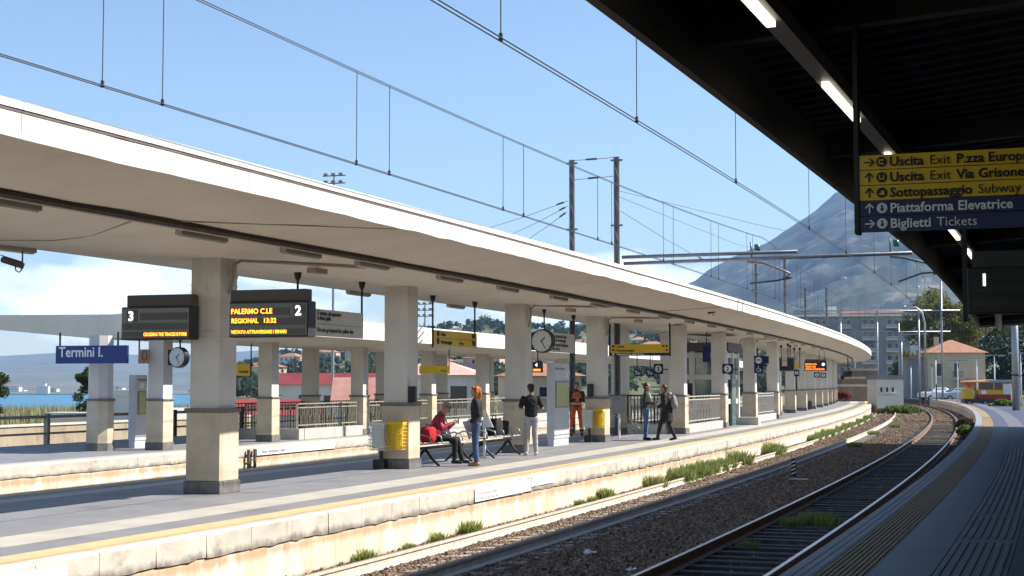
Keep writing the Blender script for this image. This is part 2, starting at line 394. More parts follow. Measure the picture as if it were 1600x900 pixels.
# ------------------------------------------------------------------ ballast
bal = struct(sweep([(.21, -.75), (.21, ZB), (.55, ZB - .05), (.80, ZB - .11), (1.5, ZB - .08), (2.12, ZB - .02), (2.4, ZB), (3.3, ZB - .02), (4.2, ZB - .03), (4.8, ZB - .03), (6.4, ZB - .03), (7.35, ZB - .06), (7.35, -.75)], -6, 200, .6, closed=False, jit=.05).build('ballast_bed', ballast_m, smooth=True))
struct(sweep([(-6.05, -.74), (-6.05, ZB - .15), (-10.9, ZB - .15), (-10.9, -.74)], 4, 190, 1.5, closed=False, jit=.03).build('ballast_bed_far', ballast_m, smooth=True))
def stones(name, label, spec, seed, r0, r1, mat_, jitz=.02):
    """loose stones: points scattered on hidden-free strips, one bumpy stone shape turned and scaled at random"""
    rr = np.random.default_rng(seed)
    pts = []
    for (ua, ub, sa, sb, n, z) in spec:
        u = rr.uniform(ua, ub, n); s = rr.uniform(sa, sb, n)
        h = np.interp(s, _s, _h); x = np.interp(s, _s, _x) + u * np.cos(h); y = np.interp(s, _s, _y) + u * np.sin(h)
        pts.append(np.c_[x, y, z + rr.uniform(-jitz, jitz, n)])
    pts = np.concatenate(pts)
    me = bpy.data.meshes.new(name); me.vertices.add(len(pts)); me.vertices.foreach_set('co', pts.astype(np.float32).ravel()); me.update()
    o = link(name, me)
    ng = bpy.data.node_groups.new(name, 'GeometryNodeTree')
    ng.interface.new_socket('Geometry', in_out='INPUT', socket_type='NodeSocketGeometry'); ng.interface.new_socket('Geometry', in_out='OUTPUT', socket_type='NodeSocketGeometry')
    N, L = ng.nodes, ng.links
    gi = N.new('NodeGroupInput'); go = N.new('NodeGroupOutput')
    ico = N.new('GeometryNodeMeshIcoSphere'); ico.inputs['Radius'].default_value = 1; ico.inputs['Subdivisions'].default_value = 2
    sp = N.new('GeometryNodeSetPosition'); nz = N.new('ShaderNodeTexNoise'); nz.inputs['Scale'].default_value = 1.1; nz.inputs['Detail'].default_value = 1
    vm = N.new('ShaderNodeVectorMath'); vm.operation = 'SUBTRACT'; vm.inputs[1].default_value = (.5, .5, .5); L.new(nz.outputs['Color'], vm.inputs[0])
    vs = N.new('ShaderNodeVectorMath'); vs.operation = 'SCALE'; vs.inputs['Scale'].default_value = 1.7; L.new(vm.outputs[0], vs.inputs[0])
    L.new(ico.outputs[0], sp.inputs['Geometry']); L.new(vs.outputs[0], sp.inputs['Offset'])
    sm = N.new('GeometryNodeSetMaterial'); sm.inputs['Material'].default_value = mat_; L.new(sp.outputs[0], sm.inputs['Geometry'])
    ip = N.new('GeometryNodeInstanceOnPoints'); L.new(gi.outputs[0], ip.inputs['Points']); L.new(sm.outputs[0], ip.inputs['Instance'])
    rv = N.new('FunctionNodeRandomValue'); rv.data_type = 'FLOAT_VECTOR'; rv.inputs[0].default_value = (0, 0, 0); rv.inputs[1].default_value = (6.28, 6.28, 6.28); L.new(rv.outputs[0], ip.inputs['Rotation'])
    rs = N.new('FunctionNodeRandomValue'); rs.data_type = 'FLOAT_VECTOR'; rs.inputs[0].default_value = (r0, r0, r0 * .7); rs.inputs[1].default_value = (r1, r1, r1 * .8); rs.inputs['Seed'].default_value = 5; L.new(rs.outputs[0], ip.inputs['Scale'])
    L.new(ip.outputs[0], go.inputs[0])
    md = o.modifiers.new('stones', 'NODES'); md.node_group = ng
    me.materials.append(mat_)
    return tag(o, label, 'ballast', kind='stuff')
stones('ballast_stones', 'grey-brown ballast stones lying between and around the two near tracks',
       [(.25, .62, 8, 62, 3600, ZB - .02), (.80, 1.45, 8, 40, 8500, ZB - .09), (1.45, 2.12, 8, 40, 8500, ZB - .05), (2.32, 4.75, 9, 34, 16000, ZB), (4.95, 6.25, 8, 34, 2000, ZB - .04), (6.45, 7.3, 8, 60, 3500, ZB - .05), (.80, 2.12, 40, 62, 5000, ZB - .06), (2.32, 4.75, 34, 62, 12000, ZB), (.25, 6.25, 62, 100, 17000, ZB - .02), (4.95, 6.25, 34, 62, 3000, ZB - .03)], 3, .022, .048, stone_m)
stones('ballast_stones', 'ballast stones where the tracks bend away in the distance', [(.25, 7.2, 100, 180, 9000, ZB)], 4, .05, .10, stone_m)
# ------------------------------------------------------------------ tracks
def rail_prof(uc, zt):
    p = [(-.075, -.172), (.075, -.172), (.075, -.160), (.012, -.135), (.010, -.05), (.036, -.038), (.036, -.004), (.030, 0), (-.030, 0), (-.036, -.004), (-.036, -.038), (-.010, -.05), (-.012, -.135), (-.075, -.160)]
    return [(uc + a, zt + b) for a, b in p]
RSEG = [0] * 14; RSEG[7] = 1
def track(label, ul, ur, zl, zr, s0, s1, side, sl_mat, sl_z, ssp, srange, slen):
    t = thing('railway_track', label, 'railway track', P((ul + ur) / 2, s0))
    inv = Matrix.Translation(-t.location)
    for uc, zt in ((ul, zl), (ur, zr)):
        o = sweep(rail_prof(uc, zt), s0, s1, .8, segm=RSEG).build('rail', [side, rail_brown if side is rust_pale else steel_top], t); o.matrix_parent_inverse = inv
    mb = MB(); mb.box(-slen / 2, slen / 2, -.12, .12, -.14, 0); so = mb.build('sleeper', sl_mat, bevel=.012); me = so.data; bpy.data.objects.remove(so)
    k = 0; s = srange[0]
    while s < srange[1]:
        o = link('sleeper', me, t, bevel=0); o.matrix_parent_inverse = inv
        o.location = P((ul + ur) / 2 + random.uniform(-.03, .03), s, sl_z + random.uniform(-.012, .008)); o.rotation_euler = (0, math.atan2(zl - zr, ur - ul), H(s) + random.uniform(-.012, .012)); s += ssp
    return t
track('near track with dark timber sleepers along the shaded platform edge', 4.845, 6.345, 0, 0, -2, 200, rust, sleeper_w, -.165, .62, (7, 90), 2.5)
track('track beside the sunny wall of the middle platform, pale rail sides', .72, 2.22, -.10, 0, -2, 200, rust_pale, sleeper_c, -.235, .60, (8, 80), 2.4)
track('track in the gap between the middle and the far platform', -9.45, -7.95, -.1, -.1, 4, 170, rust, sleeper_c, -.3, .6, (12, 40), 2.4)
# ------------------------------------------------------------------ canopy over the middle platform
can2 = thing('platform_canopy', 'long curved white concrete canopy on square columns over the middle platform', 'canopy')
PROF2 = [(.26, 4.70), (-1.40, 4.48), (-2.6, 4.325), (-3.5, 4.325), (-5.0, 4.42), (-6.35, 4.56), (-6.35, 4.92), (-3.0, 4.72), (.20, 5.00)]
CS0, CS1 = 1.5, 168
sweep(PROF2, CS0, CS1, 1.0, jit=.02).build('roof_slab', soffit, can2)
fj = [CS0, 14.6, 41.5, 70, 98, 126, CS1]
for a, b in zip(fj, fj[1:]):
    sweep([(.265, 4.685), (.30, 4.685), (.30, 4.945), (.265, 4.945)], a + .008, b - .008, .5, jit=.022).build('fascia', white_paint, can2)
sweep([(.205, 4.946), (.307, 4.946), (.307, 4.978), (.205, 4.978)], CS0, CS1, 1.0).build('drip_strip', mat('drip_brown', (.13, .092, .08), (.19, .145, .125), 3, .8), can2)
sweep([(.205, 4.979), (.318, 4.979), (.318, 5.06), (.205, 5.06)], CS0, CS1, 1.0).build('gutter_lip', white_paint, can2)
sweep([(-6.36, 4.56), (-6.40, 4.56), (-6.40, 4.95), (-6.36, 4.95)], CS0, CS1, 1.0).build('fascia', white_paint, can2)
trunk_m = mat('trunking_grey', (.46, .42, .37), (.38, .34, .3), 3, .6)
trunk_d = mat('trunking_dark', (.06, .05, .045), rough=.7)
sweep([(-1.36, 4.43), (-1.36, 4.478), (-1.30, 4.478), (-1.30, 4.43)], CS0, CS1, 1.0).build('cable_pipe', trunk_d, can2)
sweep([(-1.47, 4.40), (-1.47, 4.465), (-1.375, 4.465), (-1.375, 4.40)], CS0, CS1, 1.0).build('cable_trunking', trunk_m, can2)
lf = MB(); lf.box(-.055, .055, -.62, .62, -.075, 0); lf.box(-.04, .04, -.57, .57, -.10, -.076, mi=1)
lo = lf.build('light_fitting', [trunk_m, mat('diffuser', (.72, .70, .64), rough=.4)]); lfm = lo.data; bpy.data.objects.remove(lo)
for k, s in enumerate([5.2, 7.3, 10.6, 14.9, 17.9, 20.6, 24.3, 27.8, 31.6, 35.2, 39, 43, 47, 51, 55, 60, 65, 70, 75, 80, 86, 92]):
    o = link('light_fitting', lfm, can2); o.location = P(-1.58, s, 4.425); o.rotation_euler = (0, 0, H(s))
for k in range(5):
    s = 10 + k * 6.7
    o = link('light_fitting', lfm, can2); o.location = P(-6.22, s, 4.545); o.rotation_euler = (0, 0, H(s))
# soffit joints and surface conduits
for pts in ([(-1.3, 13.9), (.2, 17.6)], [(-1.5, 13.2), (-3.6, 14.2), (-6.0, 14.9)], [(-1.5, 41.2), (.2, 43.0)]):
    mb = MB()
    def zz(u): return float(np.interp(-u, [-.26, 1.4, 2.6, 3.5, 5, 6.35], [4.70, 4.48, 4.325, 4.325, 4.42, 4.56]))
    pth = []
    for (a, b) in zip(pts, pts[1:]):
        for i in range(8):
            t = i / 8; u = a[0] + (b[0] - a[0]) * t; pth.append(P(u, a[1] + (b[1] - a[1]) * t, zz(u) - .006))
    pth.append(P(pts[-1][0], pts[-1][1], zz(pts[-1][0]) - .006))
    mb.tube(pth, .012, 5).build('soffit_joint', trunk_m, can2)
def column_meshes():
    def rec(hs, z0, z1): return MB().box(-hs, hs, -hs, hs, z0, z1)
    r = {}
    for nm, mb, m, bv in (('column', rec(.27, 1.9, 4.33), col_paint, .02), ('cladding', rec(.305, .77, 1.86), travertine, .012), ('band', rec(.335, 1.862, 1.925), band_stone, .012), ('plinth', rec(.33, .571, .768), basalt, .01)):
        o = mb.build(nm, m); r[nm] = (o.data, bv); bpy.data.objects.remove(o)
    return r
CM = column_meshes()
def column(par, u, s, rz=None, cm=CM):
    c = link('column', cm['column'][0], par, cm['column'][1]); c.location = P(u, s); c.rotation_euler = (0, 0, H(s) if rz is None else rz)
    for nm in ('cladding', 'band', 'plinth'): link(nm, cm[nm][0], c, cm[nm][1])
    return c
for s in (9.9, 17.5, 25.1, 32.7, 40.3): column(can2, -3.10, s + .32)
for s in (48.3, 56.4, 64.5, 72.4):
    column(can2, -2.33, s + .32); column(can2, -4.40, s + .32)
s = 80.0
while s < 160: column(can2, -3.10, s + .32); s += 7.4
# steel straps and conduits on the column that carries the boards
strap = MB()
for z in (3.05, 3.13, 3.78, 3.88): strap.box(-.278, .278, -.278, .278, z, z + .012)
for z in (3.07, 3.80): strap.box(-.04, .04, -.295, -.27, z, z + .07)
o = strap.build('strap', col_paint, can2); o.location = P(-3.10, 17.82); o.rotation_euler = (0, 0, H(17.8))
def conduit(par, pts, r=.018, m=None, name='conduit'):
    return MB().tube(pts, r, 6).build(name, m or trunk_m, par, smooth=True)
for s in (17.5, 40.3, 32.7, 64.5):
    conduit(can2, [P(-2.80, s + .3, 3.75), P(-2.76, s + .32, 4.0), P(-2.74, s + .3, 4.22), P(-2.72, s + .5, 4.30), P(-2.4, s + 1.4, 4.325), P(-1.9, s + 3.4, 4.38), P(-1.45, s + 4.0, 4.43)], .028, mat('conduit_tan', (.45, .36, .28), rough=.7) if s == 17.5 else MATS['conduit_tan'])
    bx = MB().box(-.09, .09, -.22, .22, -.09, 0).build('junction_box', MATS['conduit_tan'], can2); bx.location = P(-2.35, s + 2.5, 4.31); bx.rotation_euler = (0, 0, H(s))
# ------------------------------------------------------------------ canopy over the far platform
can3 = thing('platform_canopy', 'lower pale concrete canopy over the far platform beyond track three', 'canopy')
def sweep_skew(prof, s0, s1, ds, name, m, par, skew=.38, uref=-13.6):
    mb = MB(); k = len(prof); n = int((s1 - s0) / ds)
    for i in range(n + 1):
        for (u, z) in prof:
            s = s0 + (s1 - s0) * i / n - (u - uref) * skew * (1 - i / n); mb.v.append(tuple(P(u, s, z)))
    for i in range(n):
        for j in range(k): mb.f.append((i*k + j, i*k + (j+1) % k, (i+1)*k + (j+1) % k, (i+1)*k + j)); mb.m.append(0)
    mb.f.append(tuple(range(k))); mb.f.append(tuple(n*k + j for j in range(k))); mb.m += [0, 0]
    return mb.build(name, m, par)
C3S = 31.2
sweep_skew([(-10.95, 3.74), (-12.2, 3.56), (-14.4, 3.50), (-17, 3.70), (-19.3, 3.88), (-19.3, 4.30), (-14, 4.16), (-10.95, 4.24)], C3S, 150, 1.2, 'roof_slab', soffit, can3)
sweep_skew([(-10.90, 3.72), (-10.90, 4.28), (-10.94, 4.28), (-10.94, 3.72)], C3S + .05, 150, 1.2, 'fascia', white_paint, can3)
CM3 = {}
for nm, (a, z0, z1), m in (('column', (.23, 1.9, 3.6), col_paint), ('cladding', (.255, .77, 1.86), travertine), ('band', (.285, 1.862, 1.92), band_stone), ('plinth', (.275, .571, .768), basalt)):
    o = MB().box(-a, a, -a, a, z0, z1).build(nm, m); CM3[nm] = (o.data, .012); bpy.data.objects.remove(o)
def oct_mesh(a, z0, z1, m, nm):
    c = a * .45
    pts = [Vector(p) for p in ((-a, -c, z0), (-c, -a, z0), (c, -a, z0), (a, -c, z0), (a, c, z0), (c, a, z0), (-c, a, z0), (-a, c, z0))]
    o = MB().prism(pts, (0, 0, z1 - z0)).build(nm, m); me = o.data; bpy.data.objects.remove(o); return me
CM3o = {nm: (oct_mesh(a, z0, z1, m, nm), 0) for nm, a, z0, z1, m in (('column', .29, 1.9, 3.56, col_paint), ('cladding', .32, .77, 1.86, travertine), ('band', .35, 1.862, 1.92, band_stone), ('plinth', .34, .571, .768, basalt))}
column(can3, -13.75, 30.5, cm=CM3o)
for s in (31.45, 37.6, 44.4, 51, 57.5, 64, 70.5, 77):
    column(can3, -12.55, s, cm=CM3)
    if s > 34: column(can3, -14.5, s + .2, cm=CM3)
# ------------------------------------------------------------------ steel canopy over the near platform (we stand below it)
can1 = thing('platform_canopy', 'dark steel canopy overhead along the near platform', 'canopy')
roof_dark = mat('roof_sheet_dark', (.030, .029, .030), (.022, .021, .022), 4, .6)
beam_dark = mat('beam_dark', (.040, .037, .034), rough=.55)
UE = 7.30
def ue(s): return 7.26 + .0105 * min(max(0, s), 24)
def sheet():
    mb = MB(); n = 0
    s = -22.0; rows = []
    while s < 63.2:
        for k, dz in ((0, 0), (.13, 0), (.17, .05), (.30, .05)):
            ss = s + k; rows.append([P(ue(ss) + .05, ss, 4.93 + dz), P(10.2, ss, 5.25 + dz), P(14.3, ss, 5.6 + dz)])
        s += .34
    for r in rows: mb.v += [tuple(p) for p in r]
    for i in range(len(rows) - 1):
        for j in range(2): mb.f.append((i*3 + j, i*3 + j + 1, (i+1)*3 + j + 1, (i+1)*3 + j)); mb.m.append(0)
    for r in rows: mb.v += [tuple(p + Vector((0, 0, .08))) for p in r]
    o = len(rows) * 3
    for i in range(len(rows) - 1):
        for j in range(2): mb.f.append((o + i*3 + j, o + (i+1)*3 + j, o + (i+1)*3 + j + 1, o + i*3 + j + 1)); mb.m.append(0)
    return mb
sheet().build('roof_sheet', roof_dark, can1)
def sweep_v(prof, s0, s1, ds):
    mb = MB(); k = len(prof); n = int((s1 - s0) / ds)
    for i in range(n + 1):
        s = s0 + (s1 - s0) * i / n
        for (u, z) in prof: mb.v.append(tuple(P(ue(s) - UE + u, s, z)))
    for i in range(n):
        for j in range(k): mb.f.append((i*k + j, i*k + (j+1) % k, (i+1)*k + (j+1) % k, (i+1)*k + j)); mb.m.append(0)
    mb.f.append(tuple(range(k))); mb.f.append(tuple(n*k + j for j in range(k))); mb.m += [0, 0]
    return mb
sweep_v([(UE, 4.50), (UE + .07, 4.50), (UE + .07, 5.50), (UE, 5.50)], -22, 63.4, 1.0).build('edge_beam', beam_dark, can1)  # upper half is unseen, raised so the canopy shadow reaches farther
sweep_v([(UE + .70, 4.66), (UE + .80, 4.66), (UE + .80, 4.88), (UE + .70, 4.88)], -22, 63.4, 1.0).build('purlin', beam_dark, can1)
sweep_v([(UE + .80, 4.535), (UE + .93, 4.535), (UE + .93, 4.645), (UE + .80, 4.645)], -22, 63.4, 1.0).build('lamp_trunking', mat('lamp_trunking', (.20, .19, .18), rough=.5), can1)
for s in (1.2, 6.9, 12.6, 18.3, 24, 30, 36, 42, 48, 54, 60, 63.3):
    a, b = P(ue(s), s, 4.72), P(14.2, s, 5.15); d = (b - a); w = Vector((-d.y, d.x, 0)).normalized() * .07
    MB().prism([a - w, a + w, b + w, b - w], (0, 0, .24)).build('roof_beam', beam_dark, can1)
for s in (64.6,):
    a, b = P(ue(s), s, 4.7), P(12, s, 4.95); d = (b - a); w = Vector((-d.y, d.x, 0)).normalized() * .3
    MB().prism([a - w, a + w, b + w, b - w], (0, 0, .22)).build('roof_beam', beam_dark, can1)
lamp_on = mat('fluorescent_lit', (.9, .88, .8), emit=(1.0, .93, .74), estr=1.35)
for (s0, s1) in ((3.8, 5.45), (7.45, 9.1), (11.1, 12.7), (14.8, 16.4), (18.55, 20.3), (22.3, 24), (26, 27.6)):
    sm = (s0 + s1) / 2
    sweep_v([(UE + .835, 4.495), (UE + .89, 4.495), (UE + .89, 4.532), (UE + .835, 4.532)], s0, s1, .3).build('tube_lamp', lamp_on, can1)
# station building behind the photographer's right shoulder
bld = thing('station_building', 'dark plastered station building wall under the near canopy', 'building')
sweep([(14.0, -.75), (14.0, 6.8), (22, 6.8), (22, -.75)], -22, 58, 2).build('wall', mat('station_wall', (.22, .20, .17), (.16, .14, .12), 1, .8), bld)
for k in range(5):
    s = 8 + k * 9
    o = MB().box(-.06, .02, -.6, .6, .575, 2.8).build('door', dark_grey, bld); o.location = P(13.98, s); o.rotation_euler = (0, 0, H(s))
for s in (-8, 30, 42, 54):
    o = MB().tube([(0, 0, .57), (0, 0, 4.95)], .11, 12).build('post', beam_dark, can1, smooth=True); o.location = P(11.6, s)
# ------------------------------------------------------------------ sea, far shore, hills, mountain
sea_m = mat('sea_water', (.02, .14, .22), (.03, .20, .29), .004, .35, spec=.3, stretch=(1, 3, 1))
sea = MB()
sea.quad((-6000, 540, -17.3), (-60, 540, -17.3), (-200, 2700, -17.3), (-6000, 2700, -17.3))
struct(sea.build('sea', sea_m))
far_green = mat('far_land', (.10, .115, .075), (.17, .165, .12), .004, .95, c3=(.05, .07, .04), s3=.012)
scrub = mat('mountain_scrub', (.025, .042, .026), (.075, .085, .055), .016, .95, detail=12, lo=.42, hi=.6, c3=(.22, .19, .16), s3=.011, lo3=.57, hi3=.66)
def ridge(name, pts, Y0, Yr, Y1, m, zb, n=110, k=26, rough=.12, fr=.0016):
    """land rising from zb at distance Y0 to a crest at Yr whose outline is pts, falling again to Y1"""
    px = np.array([p[0] for p in pts], float); py = np.array([p[1] for p in pts], float)
    mb = MB(); xs = np.linspace(px[0], px[-1], n)
    for j in range(k + 1):
        t = j / k; Y = Y0 + (Yr - Y0) * t * 1.35
        tt = t * 1.35
        for x in xs:
            zr = CAMZ + (598.86 - np.interp(x, px, py)) / 2400. * Yr
            w = Vector(((x - 800) / 2400. * Y, Y, 0))
            nz = mnoise.fractal(w * fr, 1.0, 2.0, 6) if name != 'mountain' else mnoise.ridged_multi_fractal(w * fr * .55, .9, 2.1, 7, 1.0, 2.0) - 1.2 
            if tt <= 1: f = tt ** 1.15
            else: f = max(0, 1 - (tt - 1) * 1.6)
            damp = math.sin(min(1, tt) * math.pi) if tt < 1 else .5
            z = zb + (zr - zb) * f + nz * rough * (zr - zb) * (damp * .9 + .10) 
            mb.v.append((w.x, w.y, z))
    for j in range(k):
        for i in range(n - 1): mb.f.append((j*n + i, j*n + i + 1, (j+1)*n + i + 1, (j+1)*n + i)); mb.m.append(0)
    return struct(mb.build(name, m, smooth=True))
ridge('mountain', [(640, 590), (700, 565), (800, 541), (870, 516), (900, 508), (1000, 474), (1085, 440), (1110, 420), (1150, 400), (1200, 378), (1250, 345), (1290, 318), (1320, 302), (1360, 284), (1420, 270), (1480, 284), (1560, 330), (1700, 400), (1900, 470), (2200, 540), (2500, 580)], 1500, 4200, 5600, scrub, 5, n=330, k=120, rough=.085, fr=.0046)
ridge('far_hills', [(-900, 580), (-500, 560), (-200, 548), (0, 556), (120, 549), (260, 556), (420, 546), (560, 553), (700, 560), (860, 580)], 2650, 6800, 8000, far_green, -17, n=90, k=22, rough=.10, fr=.0012)
ridge('wooded_hill', [(330, 588), (400, 566), (440, 556), (500, 549), (560, 536), (620, 522), (690, 512), (760, 505), (840, 512), (920, 515), (1000, 522), (1100, 530), (1230, 545), (1400, 560), (1600, 570), (1900, 590)], 360, 1000, 1350, mat('hill_grass', (.085, .10, .04), (.14, .135, .065), .02, .95, c3=(.05, .065, .03), s3=.05), -2, n=100, k=24, rough=.10, fr=.006)
# ------------------------------------------------------------------ foliage helpers
leaf_mats = {}
def translucent(m, f=.42):
    n, l = m.node_tree.nodes, m.node_tree.links; b = n['Principled BSDF']; tr = n.new('ShaderNodeBsdfTranslucent'); mx = n.new('ShaderNodeMixShader'); mx.inputs[0].default_value = f
    l.new(b.inputs['Base Color'].links[0].from_socket, tr.inputs['Color']); l.new(b.outputs[0], mx.inputs[1]); l.new(tr.outputs[0], mx.inputs[2]); l.new(mx.outputs[0], n['Material Output'].inputs['Surface']); return m
def leafm(key, a, b):
    if key not in leaf_mats: leaf_mats[key] = translucent(mat('foliage_' + key, a, b, 1.1, .7, spec=.25, lo=.3, hi=.7))
    return leaf_mats[key]
bark = mat('bark', (.13, .095, .065), (.075, .055, .04), 6, .95, bump=.4)
def leaf_cloud(centers, per, rr, size, rng, flat=.8):
    """many small leaf faces gathered round clump centres; returns vertex and face lists"""
    v = []; f = []
    for c, cr in centers:
        for _ in range(per):
            d = rng.normal(size=3); d /= np.linalg.norm(d) + 1e-9
            p = np.array(c) + d * cr * rng.uniform(.25, 1.0) ** .6 * np.array([1, 1, flat])
            a = rng.normal(size=3); a /= np.linalg.norm(a); b = np.cross(a, rng.normal(size=3)); b /= np.linalg.norm(b) + 1e-9
            s = size * rng.uniform(.6, 1.4); n = len(v)
            v += [tuple(p - a*s*.5), tuple(p + b*s*.32), tuple(p + a*s*.5), tuple(p - b*s*.32)]; f.append((n, n+1, n+2, n+3))
    return v, f
def mesh_obj(name, v, f, m, parent=None):
    me = bpy.data.meshes.new(name); me.from_pydata(v, [], f); me.materials.append(m); me.update(); return link(name, me, parent)
def tree(label, loc, hgt, cr, seed, key, cols, per=120, nclump=34, leaf=.22, trunk_r=.16, crown_z=.62, name='tree', group=None, cat='tree', stems=1):
    rng = np.random.default_rng(seed); t = thing(name, label, cat, loc, group=group)
    mb = MB(); rx, ry, rz = cr; cz = hgt * crown_z
    for k in range(stems):
        ox = rng.uniform(-.2, .2) if stems > 1 else 0
        mb.tube([(ox, 0, -.3), (ox + .1, .03, hgt*.2), (ox - .05, 0, hgt*.42), (ox, .05, hgt*.75)], [trunk_r, trunk_r*.8, trunk_r*.6, trunk_r*.2], 8)
    cl = []
    for k in range(nclump):
        d = rng.normal(size=3); d /= np.linalg.norm(d); q = rng.uniform(.3, 1.0) ** .5
        c = np.array([d[0]*rx*q, d[1]*ry*q, cz + d[2]*rz*q]); cl.append((c, rng.uniform(.22, .40) * min(rx, rz)))
        if k < 9: mb.tube([(0, 0, hgt*rng.uniform(.25, .5)), tuple((c + np.array([0, 0, hgt*.4])) * np.array([.5, .5, .5])), tuple(c)], [trunk_r*.45, trunk_r*.3, trunk_r*.1], 5)
    mb.build('trunk', bark, t, smooth=True)
    v, f = leaf_cloud(cl, per, 0, leaf, rng); mesh_obj('crown', v, f, leafm(key, *cols), t)
    return t
G1 = ((.055, .085, .025), (.10, .13, .045)); G2 = ((.035, .055, .018), (.07, .095, .03)); GY = ((.15, .145, .035), (.09, .11, .03)); GR = ((.25, .22, .10), (.17, .18, .07))
# trees at the sea side
tree('leafy young tree behind the octagonal column of the far platform', (at(148, 600, 92).x, 92, -1.2), 5.0, (1.05, 1.0, 2.1), 11, 'olive', G1, per=150, nclump=40, leaf=.17, trunk_r=.09)
tree('dark green tree cut off at the left edge of the view', (at(-24, 600, 80).x, 80, -1.0), 4.6, (1.2, 1.2, 1.5), 12, 'dark', G2, per=150, nclump=36, leaf=.17, trunk_r=.1)
# big trees behind the house on the right
tree('tall dense dark tree mass right behind the cream house', (at(1570, 560, 235).x, 235, -.7), 15.5, (11.5, 7, 7.4), 21, 'dark', G2, per=260, nclump=75, leaf=.42, trunk_r=.4, crown_z=.5)
tree('tall tree with yellowing crown left of the dark trees behind the house', (at(1478, 500, 222).x, 222, -.7), 17.2, (6.2, 4.5, 5.0), 22, 'autumn', ((.22, .20, .05), (.13, .145, .04)), per=240, nclump=64, leaf=.42, trunk_r=.4, crown_z=.66)
tree('broad dark tree at the far right beyond the tall grey mast', (at(1660, 560, 225).x, 225, -.7), 16, (9, 7, 7.0), 23, 'dark', G2, per=240, nclump=60, leaf=.42, trunk_r=.4, crown_z=.5)
tree('olive green tree leaning out left of the cream house roof', (at(1428, 560, 230).x, 230, -.7), 8.5, (3.2, 3, 3.2), 24, 'tan_olive', ((.15, .14, .06), (.10, .11, .04)), per=200, nclump=40, leaf=.4, trunk_r=.3, crown_z=.55)
# woods on the hill and its houses
rng = np.random.default_rng(5)
def hill_z(x, y):
    hit = HILL.closest_point_on_mesh(Vector((x, y, 30)))
    return hit[1].z
HILL = [o for o in bpy.data.objects if o.name == 'wooded_hill'][0]
bpy.context.view_layer.update()
from mathutils.bvhtree import BVHTree
_bvh = BVHTree.FromObject(HILL, bpy.context.evaluated_depsgraph_get())
def hz(x, y):
    h = _bvh.ray_cast(Vector((x, y, 500)), Vector((0, 0, -1)))
    return h[0].z if h[0] is not None else -1.0
_bvm = BVHTree.FromObject([o for o in bpy.data.objects if o.name == 'mountain'][0], bpy.context.evaluated_depsgraph_get())
def mz(x, y):
    h = _bvm.ray_cast(Vector((x, y, 2000)), Vector((0, 0, -1)))
    return h[0].z if h[0] is not None else 0
V = []; Fc = []; V2 = []; F2 = []
for k in range(900):
    Y = rng.uniform(380, 1010); px = rng.uniform(340, 1420); x = (px - 800) / 2400 * Y
    z = hz(x, y=Y); r = rng.uniform(2.0, 4.2)
    v, f = leaf_cloud([((x + rng.uniform(-1.5, 1.5), Y + rng.uniform(-1.5, 1.5), z + r * rng.uniform(.5, 1.1)), r * .75) for _ in range(4)], 20, 0, 1.7, rng)
    A, B = (V, Fc) if k % 3 else (V2, F2)
    n = len(A); A += v; B += [tuple(i + n for i in q) for q in f]
tag(mesh_obj('hillside_wood', V, Fc, leafm('far_dark', (.035, .055, .03), (.06, .08, .04))), 'dark green woodland covering the hillside behind the station', 'woodland', kind='stuff')
tag(mesh_obj('hillside_wood', V2, F2, leafm('far_light', (.085, .11, .045), (.06, .085, .035))), 'lighter green bushes scattered over the hillside', 'woodland', kind='stuff')
# ------------------------------------------------------------------ houses
cream = mat('wall_cream', (.62, .53, .36), (.54, .45, .30), .8, .85, c3=(.4, .33, .22), s3=.5, lo3=.6, hi3=.8)
pinkw = mat('wall_pink', (.60, .42, .33), (.52, .36, .28), .5, .85)
whitew = mat('wall_white', (.74, .72, .68), (.66, .63, .58), .7, .8, c3=(.5, .47, .42), s3=.6, lo3=.62, hi3=.8)
greyw = mat('wall_grey', (.27, .27, .285), (.21, .21, .225), .6, .85)
tile_m = mat('roof_tile', (.33, .15, .09), (.40, .21, .13), 1.5, .85, bump=.3, bscale=6, stretch=(1, 1, 3))
tile_red = mat('roof_red', (.20, .03, .035), (.26, .045, .045), .8, .7)
win_dark = mat('window_glass', (.03, .035, .045), rough=.15, spec=.6)
shutter = mat('shutter', (.07, .06, .05), (.10, .085, .07), 3, .7)
def window_part(par, x, z, w, h, yf, face='front', m=win_dark, frame=whitew, sill=True):
    """window on a wall plane: frame bars, pane set back, sill"""
    fr = MB(); b = .07
    fr.box(x - w/2, x - w/2 + b, yf - .06, yf + .1, z, z + h); fr.box(x + w/2 - b, x + w/2, yf - .06, yf + .1, z, z + h)
    fr.box(x - w/2 + b, x + w/2 - b, yf - .06, yf + .1, z + h - b, z + h); fr.box(x - w/2 + b, x + w/2 - b, yf - .06, yf + .1, z, z + b)
    if face == 'right': 
        fr.v = [(-(v[1]), v[0], v[2]) for v in fr.v]
    if face == 'left':
        fr.v = [(v[1], -v[0], v[2]) for v in fr.v]
    o = fr.build('window', frame, par)
    pn = MB().box(x - w/2 + b, x + w/2 - b, yf - .02, yf + .05, z + b, z + h - b)
    if face == 'right': pn.v = [(-(v[1]), v[0], v[2]) for v in pn.v]
    if face == 'left': pn.v = [(v[1], -v[0], v[2]) for v in pn.v]
    pn.build('pane', m, o)
    if sill:
        sl = MB().box(x - w/2 - .1, x + w/2 + .1, yf - .18, yf - .061, z - .08, z)
        if face == 'right': sl.v = [(-(v[1]), v[0], v[2]) for v in sl.v]
        if face == 'left': sl.v = [(v[1], -v[0], v[2]) for v in sl.v]
        sl.build('sill', frame, o)
